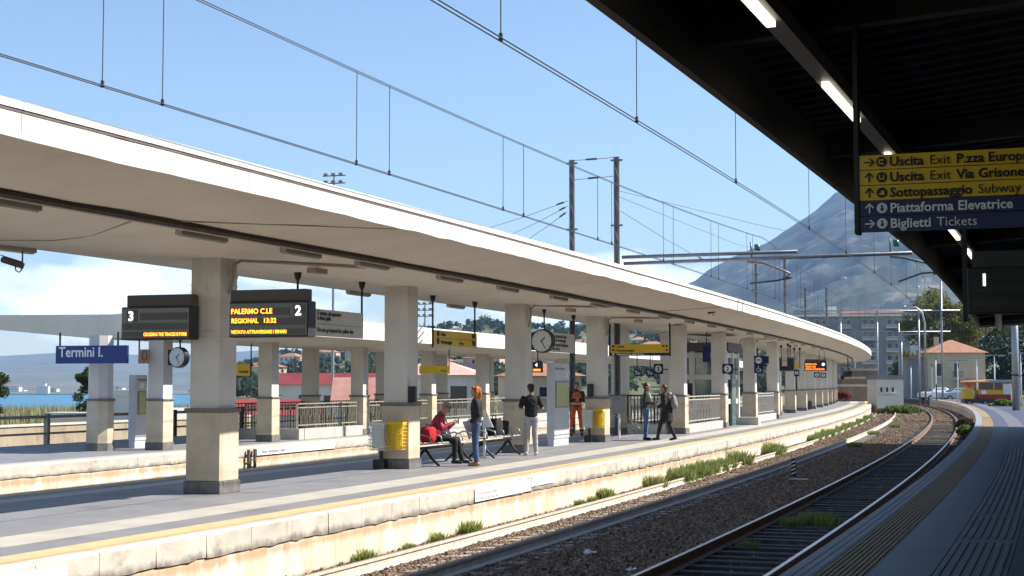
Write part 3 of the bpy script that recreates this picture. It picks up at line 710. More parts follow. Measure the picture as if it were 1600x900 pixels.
def house(label, loc, rz, w, d, h, wm, rm, roof='hip', rh=1.6, wins=(), cat='house', name='house', group=None, over=.4, wm_win=win_dark, par=None):
    t = thing(name, label, cat, loc, rz, group)
    MB().box(-w/2, w/2, 0, d, -2.5, h).build('wall', wm, t)
    mb = MB(); a, b = w/2 + over, over
    if roof == 'hip':
        k = min(a, (d/2 + b)) * .95
        e = [(-a, -b, h), (a, -b, h), (a, d + b, h), (-a, d + b, h)]; r = [(-a + k, d/2, h + rh), (a - k, d/2, h + rh)]
        mb.v = e + r; mb.f = [(0, 1, 5, 4), (1, 2, 5), (2, 3, 4, 5), (3, 0, 4), (3, 2, 1, 0)]; mb.m = [0] * 5
    elif roof == 'gable':
        e = [(-a, -b, h), (a, -b, h), (a, d + b, h), (-a, d + b, h)]; r = [(-a, d/2, h + rh), (a, d/2, h + rh)]
        mb.v = e + r; mb.f = [(0, 1, 5, 4), (1, 2, 5), (2, 3, 4, 5), (3, 0, 4), (3, 2, 1, 0)]; mb.m = [0] * 5
    else:
        mb.box(-a, a, -b, d + b, h + .002, h + .35)
    mb.build('roof', rm, t)
    for wv in wins: window_part(t, wv[0], wv[1], wv[2], wv[3], 0 if len(wv) < 5 else wv[4][1], 'front' if len(wv) < 5 else wv[4][0], m=wm_win)
    return t
hrng = random.Random(31)
hh = []
for i, (wm, rm) in enumerate(((cream, tile_m), (whitew, tile_m), (pinkw, tile_m))):
    hh.append(house('small %s house with a tiled roof among the trees on the far hillside' % ('cream', 'white', 'pinkish')[i], (0, 0, 0), 0, 9 + 2*i, 8, 5.2, wm, rm, 'hip', 1.6,
                    wins=[(x, z, 1.1, 1.4) for x in (-2.8, 0, 2.8) for z in (.6, 3.2)], group='%s houses on the hillside' % ('cream', 'white', 'pinkish')[i]))
spots = [(398, 590, 600), (447, 572, 700), (505, 566, 760), (560, 572, 640), (590, 560, 800), (635, 552, 850), (668, 556, 700), (716, 545, 760), (752, 575, 480), (690, 578, 460), (880, 560, 520), (905, 540, 700), (1000, 535, 760), (1020, 548, 640), (1290, 560, 420), (430, 585, 520), (818, 560, 640)]
for i, (px, py, Y) in enumerate(spots):
    p = at(px, py, Y); b = hh[i % 3]; o = b if i < 3 else copy_tree(b)
    o.location = (p.x, Y, hz(p.x, Y) + .3); o.rotation_euler = (0, 0, hrng.uniform(-.7, .7))
# town under the mountain
trng = random.Random(8)
for i in range(22):
    px = 1225 + trng.random() * 230; Y = trng.uniform(1900, 2500); p = at(px, 480, Y); p.z = mz(p.x, Y)
    o = copy_tree(hh[1]); o['label'] = 'tiny pale building of the town at the foot of the mountain'; o['group'] = 'town below the mountain'
    o.location = p; o.scale = (.6, .6, .5)
# far shore town across the bay
for i in range(26):
    px = trng.uniform(-30, 430); Y = trng.uniform(2680, 2900); p = at(px, 615, Y); k = trng.uniform(.8, 2.2)
    o = copy_tree(hh[1]); o['label'] = 'tiny pale building on the far shore across the bay'; o['group'] = 'town on the far shore'
    o.location = (p.x, Y, -16 + trng.uniform(0, 8)); o.scale = (k * 2.4, 1, 1.3)
o = house('large white block standing out on the far shore across the bay', (at(66, 612, 2680).x, 2680, -14), 0, 20, 12, 11, whitew, whitew, 'flat', cat='building', name='white_block')
MB().box(-3, 5, 2, 9, 11.4, 16).build('tower', whitew, o)
# ------------------------------------------------------------------ buildings and yard behind the far platform
Z3 = -.7
house('long white shed with a dark red roof behind the far platform', (at(508, 640, 150).x, 152, Z3), -.05, 13.0, 5, 2.9, whitew, tile_red, 'gable', 1.15, wins=[(x, .8, .9, 1.1) for x in (-5, -2.5, 0, 2.5, 5)], cat='shed', name='shed')
house('low shed with a faded terracotta roof right of the dark red one', (at(590, 640, 120).x, 122, Z3), .05, 7, 6, 1.5, whitew, mat('roof_faded', (.36, .17, .13), (.44, .23, .18), 1, .8), 'gable', 2.0, cat='shed', name='shed')
house('low shed with a bright red roof half hidden by the first column', (at(402, 640, 96).x, 98, Z3), -.1, 4.6, 6, 1.0, whitew, mat('roof_bright_red', (.30, .05, .045), rough=.7), 'gable', 1.0, cat='shed', name='shed')
house('white two storey house with wide dark windows behind the stairwell', (at(672, 640, 105).x, 107, Z3), -.1, 6.4, 6, 3.6, whitew, mat('roof_pinkish', (.52, .33, .27), (.6, .42, .36), 1, .8), 'hip', 1.1, wins=[(-1.9, 1.2, 1.3, 1.7), (0, 1.2, 1.5, 1.7), (1.9, 1.2, 1.3, 1.7)])
house('cream house with small square windows beyond the totem', (at(850, 640, 118).x, 120, Z3), .1, 6, 6, 3.6, cream, tile_m, 'hip', 1.1, wins=[(x, 1.9, .8, .9) for x in (-1.8, 0, 1.8)])
house('flat roofed white cabin with one small dark window by the reeds', (at(190, 640, 84).x, 86, -1.0), -.05, 2.5, 3.4, 2.6, whitew, whitew, 'flat', wins=[(.0, 1.0, .5, .45)], cat='cabin', name='cabin', over=.05)
house('long low white wall block in front of the reeds', (at(98, 660, 74).x, 75, -1.0), -.06, 2.3, 1.4, 1.55, whitew, whitew, 'flat', cat='wall', name='low_block', over=.04)
tag(MB().prism([at(196, 668, 80), at(204, 640, 80.2), at(300, 640, 80), at(330, 668, 79)], (0, 6, 0)).build('sloped_wall', whitew), 'white sloping ramp wall right of the cabin', 'wall')
bw = thing('boundary_wall', 'long tan concrete yard wall behind the far platform fence', 'wall')
sweep([(-25.6, -.8), (-25.6, .74), (-25.9, .74), (-25.9, -.8)], 14, 62, 1.5).build('wall', mat('yard_wall', (.42, .35, .26), (.33, .27, .2), 1.2, .9, bump=.2, c3=(.2, .16, .12), s3=1.4, stretch=(1, 1, .5)), bw)
sweep([(-25.55, .742), (-25.55, .82), (-25.95, .82), (-25.95, .742)], 14, 62, 1.5).build('cap', coping_m, bw)
fence = thing('platform_fence', 'low concrete post and rail fence along the back of the far platform', 'fence')
fence_m = mat('fence_concrete', (.50, .46, .40), (.38, .34, .29), 4, .9, bump=.2)
for z0, z1 in ((1.28, 1.37), (.80, .86)):
    sweep([(-18.62, z0), (-18.62, z1), (-18.54, z1), (-18.54, z0)], 12, 60, 1.5).build('rail', fence_m, fence)
s = 13.0; k = 0
while s < 60:
    o = MB().box(-.07, .07, -.07, .07, -.7, 1.42).build('post', fence_m if k % 2 else dark_grey, fence, bevel=.01); o.location = P(-18.58, s); o.rotation_euler = (0, 0, H(s)); s += 2.45; k += 1
for k in range(5):
    pass
# reeds
rr = np.random.default_rng(9); V = []; Fc = []
for k in range(16000):
    Y = rr.uniform(96, 200); px = rr.uniform(-60, 420); x = (px - 800) / 2400 * Y; zb = ground_h(x, Y) - .1
    h = rr.uniform(.7, 1.7) * (1 + (Y - 96) / 200); a = rr.uniform(0, 6.28); w = .02 + .0004 * Y; l = rr.normal() * .18
    dx, dy = math.cos(a) * w, math.sin(a) * w; n = len(V)
    V += [(x - dx, Y - dy, zb), (x + dx, Y + dy, zb), (x + l + dx * .1, Y + l * .3, zb + h)]; Fc.append((n, n+1, n+2))
tag(mesh_obj('reed_bed', V, Fc, mat('reeds', (.30, .27, .14), (.20, .22, .09), .12, .9)), 'yellow green reeds growing between the station and the sea', 'reeds', kind='stuff')
V = []; Fc = []
for k in range(7000):
    Y = rr.uniform(60, 300); px = rr.uniform(360, 1100); x = (px - 800) / 2400 * Y; zb = ground_h(x, Y) - .05
    if False: continue
    h = rr.uniform(.15, .5); a = rr.uniform(0, 6.28); w = .08; n = len(V); dx, dy = math.cos(a) * w, math.sin(a) * w
    V += [(x - dx, Y - dy, zb), (x + dx, Y + dy, zb), (x + rr.normal() * .1, Y, zb + h)]; Fc.append((n, n+1, n+2))
tag(mesh_obj('rough_grass', V, Fc, leafm('grass', (.09, .13, .03), (.15, .16, .05))), 'rough grass on the open ground behind the far platform', 'grass', kind='stuff')
# ------------------------------------------------------------------ right-hand background
def base_at(px, py, z=.57): p = onz(px, py, z); return Vector((p.x, p.y, 0))
hs = house('cream two storey house with a hipped terracotta roof beyond the track bend', (at(1495, 600, 200).x, 200, -.7), -.10, 7.3, 8, 7.0, cream, tile_m, 'hip', 1.75, over=.45,
           wins=[(-2.25, 3.9, .85, 1.75), (.0, 3.75, .75, 1.95), (2.4, .9, .8, 1.6), (-2.2, .9, .9, 1.3)], wm_win=shutter)
MB().box(-6.2, -3.66, 1.0, 7, -2, 6.2).build('side_wing', greyw, hs); MB().box(-6.4, -3.67, .8, 7.2, 6.202, 6.45).build('wing_roof', tile_m, hs)
MB().prism([(.2, -.05, 3.35), (4.6, -.05, 3.35), (4.6, -1.6, 3.05), (.2, -1.6, 3.05)], (0, 0, .16)).build('porch_roof', tile_m, hs)
for x in (.35, 4.45): MB().box(x - .09, x + .09, -1.5, -1.32, -1, 3.05).build('porch_post', cream, hs)
MB().box(-.7, .7, -.9, -.02, 3.5, 3.62).build('balcony_slab', whitew, hs)
for k in range(9): MB().box(-.68 + k*.165, -.65 + k*.165, -.88, -.85, 3.622, 4.5).build('baluster', dark_grey, hs)
MB().box(-.7, .7, -.9, -.84, 4.502, 4.56).build('handrail', dark_grey, hs)
MB().box(-1.9, -1.3, 5, 5.6, 7.5, 9.2).build('chimney', cream, hs); MB().box(-4.6, -4.1, 3, 3.5, 6.4, 7.4).build('chimney', greyw, hs)
ht = house('small white flat roofed hut with three tiny dark windows by the bend', (at(1391, 600, 130).x, 130, -.6), .12, 2.3, 2.4, 3.25, whitew, greyw, 'flat', wins=[(-.8, 2.1, .36, .55), (-.3, 2.1, .36, .55), (.2, 2.1, .36, .55)], cat='hut', name='hut', over=.1)
# apartment block
ab = thing('apartment_block', 'long grey apartment block with balconies below the mountain', 'building', (at(1325, 600, 420).x, 420, 0), -.22)
AW, AH = 33, 20.5
MB().box(-AW/2, AW/2, 0, 12, -6, AH).build('wall', greyw, ab)
MB().prism([(-AW/2 - .5, -.8, AH + .02), (AW/2 + .5, -.8, AH + .02), (AW/2 + .5, 12.6, AH + .02), (-AW/2 - .5, 12.6, AH + .02)], (0, 0, .5)).build('roof_slab', whitew, ab)
MB().prism([(-2, 1, AH + .53), (15, 1, AH + .53), (15, 6, AH + 1.9), (-2, 6, AH + 1.9)], (0, 0, .2)).build('tiled_roof', tile_m, ab)
MB().box(-6, -3, 4, 8, AH + .53, AH + 3).build('stair_head', whitew, ab)
for fl in range(6):
    z = 1.2 + fl * 3.25
    for b in range(5):
        x = -13.2 + b * 6.4
        sl = MB().box(x - 2.2, x + 1.6, -1.3, -.01, z - .18, z).build('balcony', whitew, ab)
        MB().box(x - 2.2, x + 1.6, -1.3, -1.22, z + .002, z + .95).build('parapet', mat('parapet_pale', (.34, .34, .35), rough=.8) if (fl, b) == (0, 0) else MATS['parapet_pale'], sl)
        window_part(ab, x - 1.2, z + .1, 1.3, 2.2, 0, sill=False); window_part(ab, x + .7, z + .9, 1.1, 1.3, 0, sill=False)
        if (fl * 3 + b * 2) % 5 == 0: MB().box(x - 2.1, x + 1.5, -1.25, -.1, z + 2.3, z + 2.42).build('awning', shutter, ab)
for k in range(4): MB().tube([(-12 + k*7, 5, AH + .5), (-12 + k*7, 5, AH + 3.2)], .05, 5).build('aerial', dark_grey, ab)
o = house('lower grey apartment building left of the long block', (at(1262, 600, 460).x, 462, 0), .1, 14, 10, 16, greyw, tile_m, 'hip', 2.2, wins=[(x, z, 1.3, 1.6) for x in (-4.8, -1.6, 1.6, 4.8) for z in (1.5, 4.7, 7.9, 11.1)], cat='building', name='apartment_block')
# stepped retaining walls left of the hut
rw = thing('terrace_wall', 'brown stepped stone terrace walls left of the white hut', 'wall')
tw_m = mat('terrace_stone', (.20, .15, .12), (.29, .23, .19), 1.2, .95, bump=.3)
for k, (a, b, y0, y1, Y) in enumerate(((1306, 1372, 604, 613, 150), (1316, 1372, 592, 603.5, 156), (1330, 1372, 579, 591.5, 163))):
    p0, p1 = at(a, y1, Y), at(b, y0, Y)
    MB().box(p0.x, p1.x, Y, Y + 5, -2, p1.z).build('terrace', tw_m, rw)
    MB().box(p0.x - .05, p1.x + .05, Y - .08, Y + .6, p1.z + .002, p1.z + .22).build('cap', coping_m, rw)
def bush(label, c, r, seed, key, cols, n=26, per=110, leaf=.16, group=None, name='bush', cat='bush'):
    rg = np.random.default_rng(seed); t = thing(name, label, cat, (c[0], c[1], c[2]), group=group)
    cl = []
    for k in range(n):
        d = rg.normal(size=3); d /= np.linalg.norm(d); cl.append((np.array([d[0]*r[0]*.8, d[1]*r[1]*.8, r[2]*.5 + abs(d[2])*r[2]*.5]), min(r) * .42))
    v, f = leaf_cloud(cl, per, 0, leaf, rg); mesh_obj('leaves', v, f, leafm(key, *cols), t)
    mb = MB()
    for k in range(5): mb.tube([(0, 0, -.2), tuple(cl[k][0])], [.03, .01], 5)
    mb.build('stems', bark, t)
    return t
p = base_at(1336, 619.5); bush('dark green hedge below the terrace walls at the end of the platform', (p.x, 146, -.3), (2.4, 1.0, 1.0), 41, 'dark', G2, n=40, leaf=.22)
p = at(1318, 612, 148); bush('bush with red flowers beside the hedge at the platform end', (p.x, 148, .3), (.7, .6, 1.2), 42, 'redflower', ((.35, .03, .03), (.06, .07, .03)), n=16, leaf=.18)
for k, (px, Y, w) in enumerate(((1385, 128, 1.6), (1402, 131, 1.4))):
    p = at(px, 620, Y); bush(('bright green grass tuft in front of the white hut, left one', 'bright green grass tuft in front of the white hut, right one')[k], (p.x, Y - 3, -.4), (w, .8, .7), 43 + k, 'bright', ((.16, .22, .04), (.11, .17, .03)), n=22, leaf=.2)
p = at(1570, 616, 118); bush('bright green shrub right of the yellow rail vehicle', (p.x, 118, -.2), (1.3, .8, 1.1), 46, 'bright', ((.16, .22, .04), (.11, .17, .03)), n=26, leaf=.2)
p = base_at(1528, 664, -.2); bush('green weed bush between the rail and the near platform edge', (P(6.85, 68).x, P(6.85, 68).y, -.25), (.30, .9, .62), 47, 'bright', ((.16, .22, .04), (.11, .17, .03)), n=26, per=70, leaf=.10)
bush('drier brown bush behind the green one at the near platform edge', (P(6.85, 76).x, P(6.85, 76).y, -.25), (.32, 1.6, .75), 48, 'drybush', ((.12, .085, .05), (.075, .075, .035)), n=26, per=80, leaf=.11)
# lamp posts on the end of the near platform
def lamp_post(label, px, py, h, thead=True, r=.055, m=None):
    b = base_at(px, py); t = thing('lamp_post', label, 'lamp post', (b.x, b.y, .57), group='white lamp posts at the end of the near platform')
    MB().tube([(0, 0, 0), (0, 0, h)], [r * 1.2, r * .8], 10).build('pole', m or pure_white, t, smooth=True)
    MB().tube([(0, 0, 0), (0, 0, .05)], [r * 2.2, r * 2.0], 10).build('base', mid_grey, t)
    if thead:
        MB().box(-.95, .95, -.09, .09, h, h + .07).build('lamp_head', mid_grey, t); MB().box(-.85, -.35, -.07, .07, h - .03, h - .002).build('diffuser', pure_white, t); MB().box(.35, .85, -.07, .07, h - .03, h - .002).build('diffuser', pure_white, t)
    else:
        MB().box(-.13, .13, -.1, .1, h, h + .22).build('lamp_head', mid_grey, t)
    return t
for lb, px, py, h, th in (('white lamp post with a T head, rightmost at the picture edge', 1596, 634, 4.1, True), ('white T headed lamp post in front of the yellow vehicle, right one', 1555, 631, 4.1, True), ('white T headed lamp post in front of the yellow vehicle, left one', 1527, 629, 4.0, True),
                          ('white T headed lamp post in front of the parked cars', 1497, 627.5, 3.9, True), ('white pole with small box lamp left of the parked cars', 1463, 624.5, 4.3, False), ('plain white pole right beside the one with the box lamp', 1457, 624, 3.6, False), ('plain white pole below the cream house corner', 1424, 623, 3.6, False)):
    lamp_post(lb, px, py, h, th)
sp = base_at(1392, 630, -.1); t = thing('signal_post', 'short white post with a dark signal box near the bend', 'signal', (sp.x * .97, sp.y * .97, -.2))
MB().tube([(0, 0, 0), (0, 0, 2.3)], .06, 8).build('pole', pure_white, t, smooth=True); MB().box(-.22, .22, -.15, .15, 2.3, 2.95).build('signal_box', dark_grey, t, bevel=.03); MB().tube([(0, -.17, 2.62), (0, -.15, 2.62)], .1, 12).build('lens', mat('signal_lens', (.25, .03, .03), rough=.2), t)
b = base_at(1463.5, 625); t = thing('marker_post', 'short black post between the white poles left of the cars', 'post', (b.x * .985, b.y * .985, .57)); MB().tube([(0, 0, 0), (0, 0, 1.6)], .06, 8).build('pole', black_metal, t); MB().ell((0, 0, 1.62), .075, .075, .05).build('cap', black_metal, t)
# cars
def car(label, loc, rz, paint):
    t = thing('parked_car', label, 'car', loc, rz)
    prof = [(-2.05, .35), (-2.08, .75), (-1.95, .92), (-1.2, 1.0), (-.55, 1.42), (.75, 1.46), (1.55, 1.05), (2.0, .98), (2.08, .7), (2.05, .35)]
    rings = []
    for y, k in ((-.84, .93), (-.80, 1), (.80, 1), (.84, .93)):
        rings.append([(x * (1 if abs(y) < .82 else .985), y * (.86 if z > 1.2 else 1), .35 + (z - .35) * k) for x, z in prof])
    MB().rings(rings).build('body', paint, t, bevel=.03)
    for sgn in (-1, 1):
        y = sgn * .735
        MB().prism([(-1.05, y, 1.05), (-.52, y * .985, 1.36), (.05, y * .985, 1.38), (.05, y, 1.05)], (0, sgn * .03, 0)).build('side_window', win_dark, t)
        MB().prism([(.12, y, 1.05), (.12, y * .985, 1.38), (.70, y * .985, 1.38), (1.25, y, 1.05)], (0, sgn * .03, 0)).build('side_window', win_dark, t)
        for x in (-1.3, 1.3):
            w = MB().tube([(x, sgn * .68, .32), (x, sgn * .86, .32)], .32, 16).build('wheel', black_metal, t); MB().tube([(x, sgn * .85, .32), (x, sgn * .875, .32)], .19, 12).build('rim', galv, w)
    MB().prism([(-1.22, -.66, 1.03), (-1.22, .66, 1.03), (-.60, .60, 1.42), (-.60, -.60, 1.42)], (-.02, 0, .012)).build('windscreen', win_dark, t)
    MB().prism([(1.52, -.66, 1.09), (1.52, .66, 1.09), (.82, .60, 1.46), (.82, -.60, 1.46)], (.02, 0, .012)).build('rear_window', win_dark, t)
    for sgn in (-1, 1):
        MB().box(-2.10, -2.04, sgn * .62 - .14, sgn * .62 + .14, .66, .80).build('headlight', pure_white, t); MB().box(2.04, 2.10, sgn * .66 - .1, sgn * .66 + .1, .7, .88).build('tail_light', mat('tail_red', (.4, .02, .02), rough=.3) if 'tail_red' not in MATS else MATS['tail_red'], t)
    return t
cw = mat('car_white', (.75, .77, .80), rough=.25, spec=.6); cb = mat('car_pale_blue', (.42, .52, .62), rough=.25, spec=.6)
p = at(1464, 617, 178); car('white parked car, its nose just right of the white poles', (p.x, 178, .35), .25, cw)
p = at(1497, 617, 172); car('pale blue parked car between the white car and the yellow vehicle', (p.x, 172, .35), .12, cb)
lot = struct(MB().box(at(1440, 620, 190).x, at(1640, 620, 190).x, 140, 215, -.6, .34).build('car_park', mat('asphalt', (.06, .06, .062), (.09, .088, .085), 1, .9, bump=.1)))
# yellow rail vehicle
yv = thing('rail_vehicle', 'small yellow and red track maintenance vehicle with a canopy roof', 'rail vehicle', (at(1540, 620, 132).x, 132, .35), -.1)
ym = mat('vehicle_yellow', (.72, .42, .02), (.6, .34, .02), 2, .4); rm_ = mat('vehicle_red', (.33, .03, .03), (.25, .03, .03), 2, .5)
MB().box(-1.95, 1.95, -.8, .8, .28, .62).build('chassis', dark_grey, yv, bevel=.03)
MB().box(-.75, 1.95, -.85, .85, .622, 1.0).build('skirt', rm_, yv, bevel=.03)
MB().box(-.70, 1.30, -.82, .82, 1.002, 1.42).build('engine_cover', ym, yv, bevel=.05)
MB().box(-1.95, -1.1, -.78, .78, .622, 1.55).build('front_body', ym, yv, bevel=.05)
for x in (-1.85, -.72, .55, 1.30):
    MB().box(x - .04, x + .04, -.78, -.70, 1.0 if x > -1 else 1.56, 2.05).build('cab_pillar', ym, yv); MB().box(x - .04, x + .04, .70, .78, 1.0 if x > -1 else 1.56, 2.05).build('cab_pillar', ym, yv)
MB().box(-.68, .51, -.76, -.73, 1.45, 2.04).build('window', win_dark, yv); MB().box(.59, 1.26, -.76, -.73, 1.45, 2.04).build('window', win_dark, yv)
MB().box(-2.0, .2, -.9, .9, 2.052, 2.14).build('roof', sign_yellow, yv, bevel=.02); MB().box(.21, 2.0, -.9, .9, 2.0, 2.25).build('roof_hatch', mid_grey, yv, bevel=.04)
MB().box(1.32, 2.0, -.8, .8, 1.002, 1.95).build('cabinet', whitew, yv, bevel=.04)
MB().box(-.5, -.1, -.87, -.83, 1.05, 1.35).build('plate', pure_white, yv)
for x in (-1.5, -.2, 1.4):
    w = MB().tube([(x, -.86, .28), (x, -.62, .28)], .28, 14).build('wheel', black_metal, yv); MB().tube([(x, -.88, .28), (x, -.86, .28)], .15, 10).build('hub', mid_grey, w)
hp = [(0, -.18), (-.30, .12), (-.30, .30), (-.15, .36), (0, .24), (.15, .36), (.30, .30), (.30, .12)]
MB().prism([(-1.55 + x, -.83, 1.75 + z) for x, z in hp], (0, .04, 0)).build('red_panel', mat('panel_red', (.6, .05, .06), rough=.5), yv)
# tall tubular mast at the right edge
b = base_at(1588, 641); t = thing('catenary_mast', 'tall thick grey tubular mast at the right edge of the view', 'mast', (b.x, b.y, -.6))
MB().tube([(0, 0, 0), (0, 0, 9.5)], [.26, .19], 16).build('pole', galv, t, smooth=True); MB().tube([(.02, 0, 3.4), (.02, 0, 3.52)], .27, 16).build('clamp', dark_grey, t); MB().box(-.4, .4, -.4, .4, -.1, .35).build('footing', sleeper_c, t)
MB().tube([(.25, 0, 3.2), (.6, 0, 3.9), (1.2, -.1, 4.3)], .02, 6).build('bracket', galv, t)
for k in range(12): MB().tube([(.30, 0, 4.2 + k*.3), (.52, 0, 4.2 + k*.3)], .012, 5).build('step_iron', galv, t)
# ------------------------------------------------------------------ overhead line
wire_m = mat('wire_copper_dark', (.05, .055, .06), rough=.5)
insul = mat('insulator_green', (.02, .14, .10), rough=.3)
def wires(label, u, zc, zm, s0, s1, droppers, twin=True, sup=()):
    t = thing('overhead_wire', label, 'wire')
    def line(zf, du, nm, r):
        pts = []; s = s0
        while s <= s1: pts.append(P(u + du, s, zf(s))); s += 1.5
        MB().tube(pts, r, 5).build(nm, wire_m, t, smooth=True)
    for du in ((-.025, .025) if twin else (0,)):
        line(lambda s: zc, du, 'contact_wire', .0065); line(zm, du, 'messenger_wire', .0065)
    for k, s in enumerate(droppers):
        MB().tube([P(u, s, zc), P(u, s, zm(s))], .0055, 4).build('dropper', wire_m, t); MB().tube([P(u, s, zc - .015), P(u, s, zc + .05)], .018, 5).build('clip', wire_m, t)
    return t
def sag(lo, hi, a, span): return lambda s: lo + (hi - lo) * (((s - a) % span) / span * 2 - 1) ** 2
def pairs(a, step, b):
    r = []
    while a < b: r += [a, a + 1.0]; a += step
    return r
wires('contact and messenger wires of the track beside the middle platform', 1.47, 5.07, sag(6.24, 6.85, -12, 56), -6, 150, pairs(2.7, 5.4, 150))
wires('contact and messenger wires of the track along the near platform', 5.6, 5.08, sag(6.24, 6.85, -12, 56), -6, 150, [3.2, 7.6, 11.7, 16.9, 23.6, 29, 35, 40, 46, 52, 58, 64, 70, 78, 86, 94])
wires('single wire line above the track between the two far platforms', -8.7, 4.98, sag(6.1, 6.7, -5, 56), 6, 140, pairs(14, 5.4, 130), twin=False)
def lattice(label, base, h, w=.36, rz=0, d=.2, arms=()):
    t = thing('catenary_mast', label, 'mast', base, rz)
    for sx in (-1, 1): MB().box(sx * w/2 - .028, sx * w/2 + .028, -d/2 * .7, d/2 * .7, 0, h).build('chord', mast_m, t)
    MB().box(-w/2 + .029, w/2 - .029, -.012, .012, 0, h).build('web', mast_m, t)
    n = int(h / .55)
    for k in range(n):
        z0, z1 = k * .55 + .1, k * .55 + .55; sx = 1 if k % 2 else -1
        MB().tube([(-sx * w/2, -d/2 - .01, z0), (sx * w/2, -d/2 - .01, z1)], .013, 4).build('lacing', mast_m, t)
    for z in arms: MB().box(-w/2 - .14, w/2 + .14, -.04, .04, z, z + .06).build('bracket', mast_m, t)
    return t
YA = 54
pA = at(894, 388, YA); pB = at(964, 408, YA - 1.5); gz = -.6
hA = at(891, 250, YA).z - gz; hB = at(961, 245, YA - 1.5).z - gz
mA = lattice('left lattice mast of the pair rising behind the middle canopy', (pA.x, pA.y, gz), hA, .12, -.25, arms=(hA - .15, hA - 2.5, hA - 3.9, hA - 4.4))
mB = lattice('right lattice mast of the pair, carrying two long booms', (pB.x, pB.y, gz), hB, .13, -.25, arms=(hB - .15, hB - 2.4, hB - 4.2, hB - 5.0))
def rod(par, a, b, r, m, nm, n=8):
    a, b = Vector(a), Vector(b)
    o = MB().tube([a, b], r, n).build(nm, m, par, smooth=True); o.matrix_parent_inverse = par.matrix_world.inverted() if par is not None else Matrix(); return o
bpy.context.view_layer.update()
def sub(par, mb, nm, m):
    o = mb.build(nm, m, par, smooth=True); o.matrix_parent_inverse = par.matrix_world.inverted(); return o
tube_m = mat('boom_tube', (.13, .135, .15), (.19, .195, .21), 3, .45, .3)
b1a, b1b = at(972, 402, YA - 1.5), at(1246, 393, 50.2); b2a, b2b = at(975, 412, YA - 1.5), at(1425, 395, 48.6)
rod(mB, b1a, b1b, .06, tube_m, 'boom'); rod(mB, b2a, b2b, .06, tube_m, 'boom')
def cantilever(par, pts_px, Y):
    (x0, y0), (x1, y1), (x2, y2), (x3, y3), (x4, y4) = pts_px
    sub(par, MB().tube([at(x0, y0, Y), at(x0 + 25, y0 + 2, Y), at(x1, y1, Y), at((x1 + x2) / 2 + 3, (y1 + y2) / 2 - 1, Y), at(x2, y2, Y)], .04, 7), 'cantilever_tube', tube_m)
    sub(par, MB().tube([at(x2, y2, Y), at(x3, y3, Y), at(x4, y4, Y)], .03, 6), 'registration_arm', dark_grey)
    sub(par, MB().tube([at(x2 - 1, y2 - .5, Y), at(x2 - 10, y2 + 2, Y)], .055, 8), 'insulator', dark_grey)
cantilever(mB, ((1168, 409), (1222, 422), (1237, 433), (1216, 438), (1172, 443)), 51)
cantilever(mB, ((1390, 401), (1452, 412), (1468, 425), (1440, 427), (1404, 440)), 49)
for (px, py, Y) in ((1183, 392, 51), (1400, 385, 49)):
    sub(mB, MB().tube([at(px, py, Y), at(px, py - 10, Y)], .10, 10), 'insulator', insul); sub(mB, MB().tube([at(px - 9, py + 10, Y), at(px - 10, py - 14, Y)], .03, 6), 'hanger', tube_m)
def stay(label, a, b, r=.010, ins=None):
    t = thing('stay_wire', label, 'wire', a); v = Vector(b) - Vector(a)
    MB().tube([(0, 0, 0), tuple(v * .5 - Vector((0, 0, v.length * .006))), tuple(v)], r, 5).build('strand', wire_m, t)
    if ins:
        MB().tube([tuple(v * ins), tuple(v * (ins + .5 / v.length))], .035, 8).build('insulator', dark_grey, t)
    return t
for lb, a, b, YB in (('upper stay wire running down left from the left lattice mast', (887, 314), (765, 356), 60), ('middle stay wire running down left from the left lattice mast', (887, 322), (800, 366), 60), ('lower stay wire running down left from the left lattice mast', (886, 331), (825, 374), 58)):
    stay(lb, at(*a, YA), at(*b, YB), ins=.05)
stay('insulated tie wire between the tops of the two lattice masts', at(893, 251, YA), at(960, 246, YA - 1.5), ins=.35)
stay('second tie wire below the tops of the two lattice masts', at(893, 281, YA), at(960, 275, YA - 1.5), ins=.4)
stay('long guy wire running down right from the right lattice mast', at(970, 330, YA - 1.5), at(1104, 409, 62), ins=.9)
stay('feeder wire running right from the right lattice mast towards the bend', at(968, 308, YA - 1.5), at(1240, 402, 110))
stay('upper feeder wire running right to the far cantilever', at(966, 298, YA - 1.5), at(1385, 392, 66))
for i, (px, top, Y, lb) in enumerate(((1181, 401, 92, 'slim mast behind the canopy below the booms, left one'), (1226, 405, 92, 'slim mast behind the canopy below the booms, right one'), (1258, 450, 128, 'more distant lattice mast left of the apartment block'), (1291, 449, 128, 'more distant lattice mast in front of the apartment block'))):
    p = at(px, top, Y); m = lattice(lb, (p.x, Y, -.6), p.z + .6, .11 + .02 * (i > 1), -.25, arms=(p.z - .5, p.z - 1.6))
for lb, a, b, Ya, Yb in (('distant feeder wire crossing in front of the mountain, upper one', (1250, 455), (1415, 500), 130, 170), ('distant feeder wire crossing in front of the mountain, lower one', (1228, 450), (1330, 470), 95, 128), ('contact wire vanishing towards the apartment block', (1100, 395), (1420, 500), 70, 170), ('thin wire rising over the apartment block to the right', (1290, 470), (1352, 432), 128, 110)):
    stay(lb, at(*a, Ya), at(*b, Yb))
def portal(label, xl, xr, yt, Y, beams, posts):
    t = thing('catenary_portal', label, 'gantry', (at((xl + xr) / 2, 600, Y).x, Y, -.6)); bpy.context.view_layer.update()
    for (a, b, y) in beams: sub(t, MB().tube([at(a, y, Y), at(b, y - 1, Y)], .09, 6), 'beam', galv)
    for (px, y0) in posts:
        q = at(px, y0, Y); sub(t, MB().tube([(q.x, Y, -.6), q], .11, 8), 'post', galv)
    return t
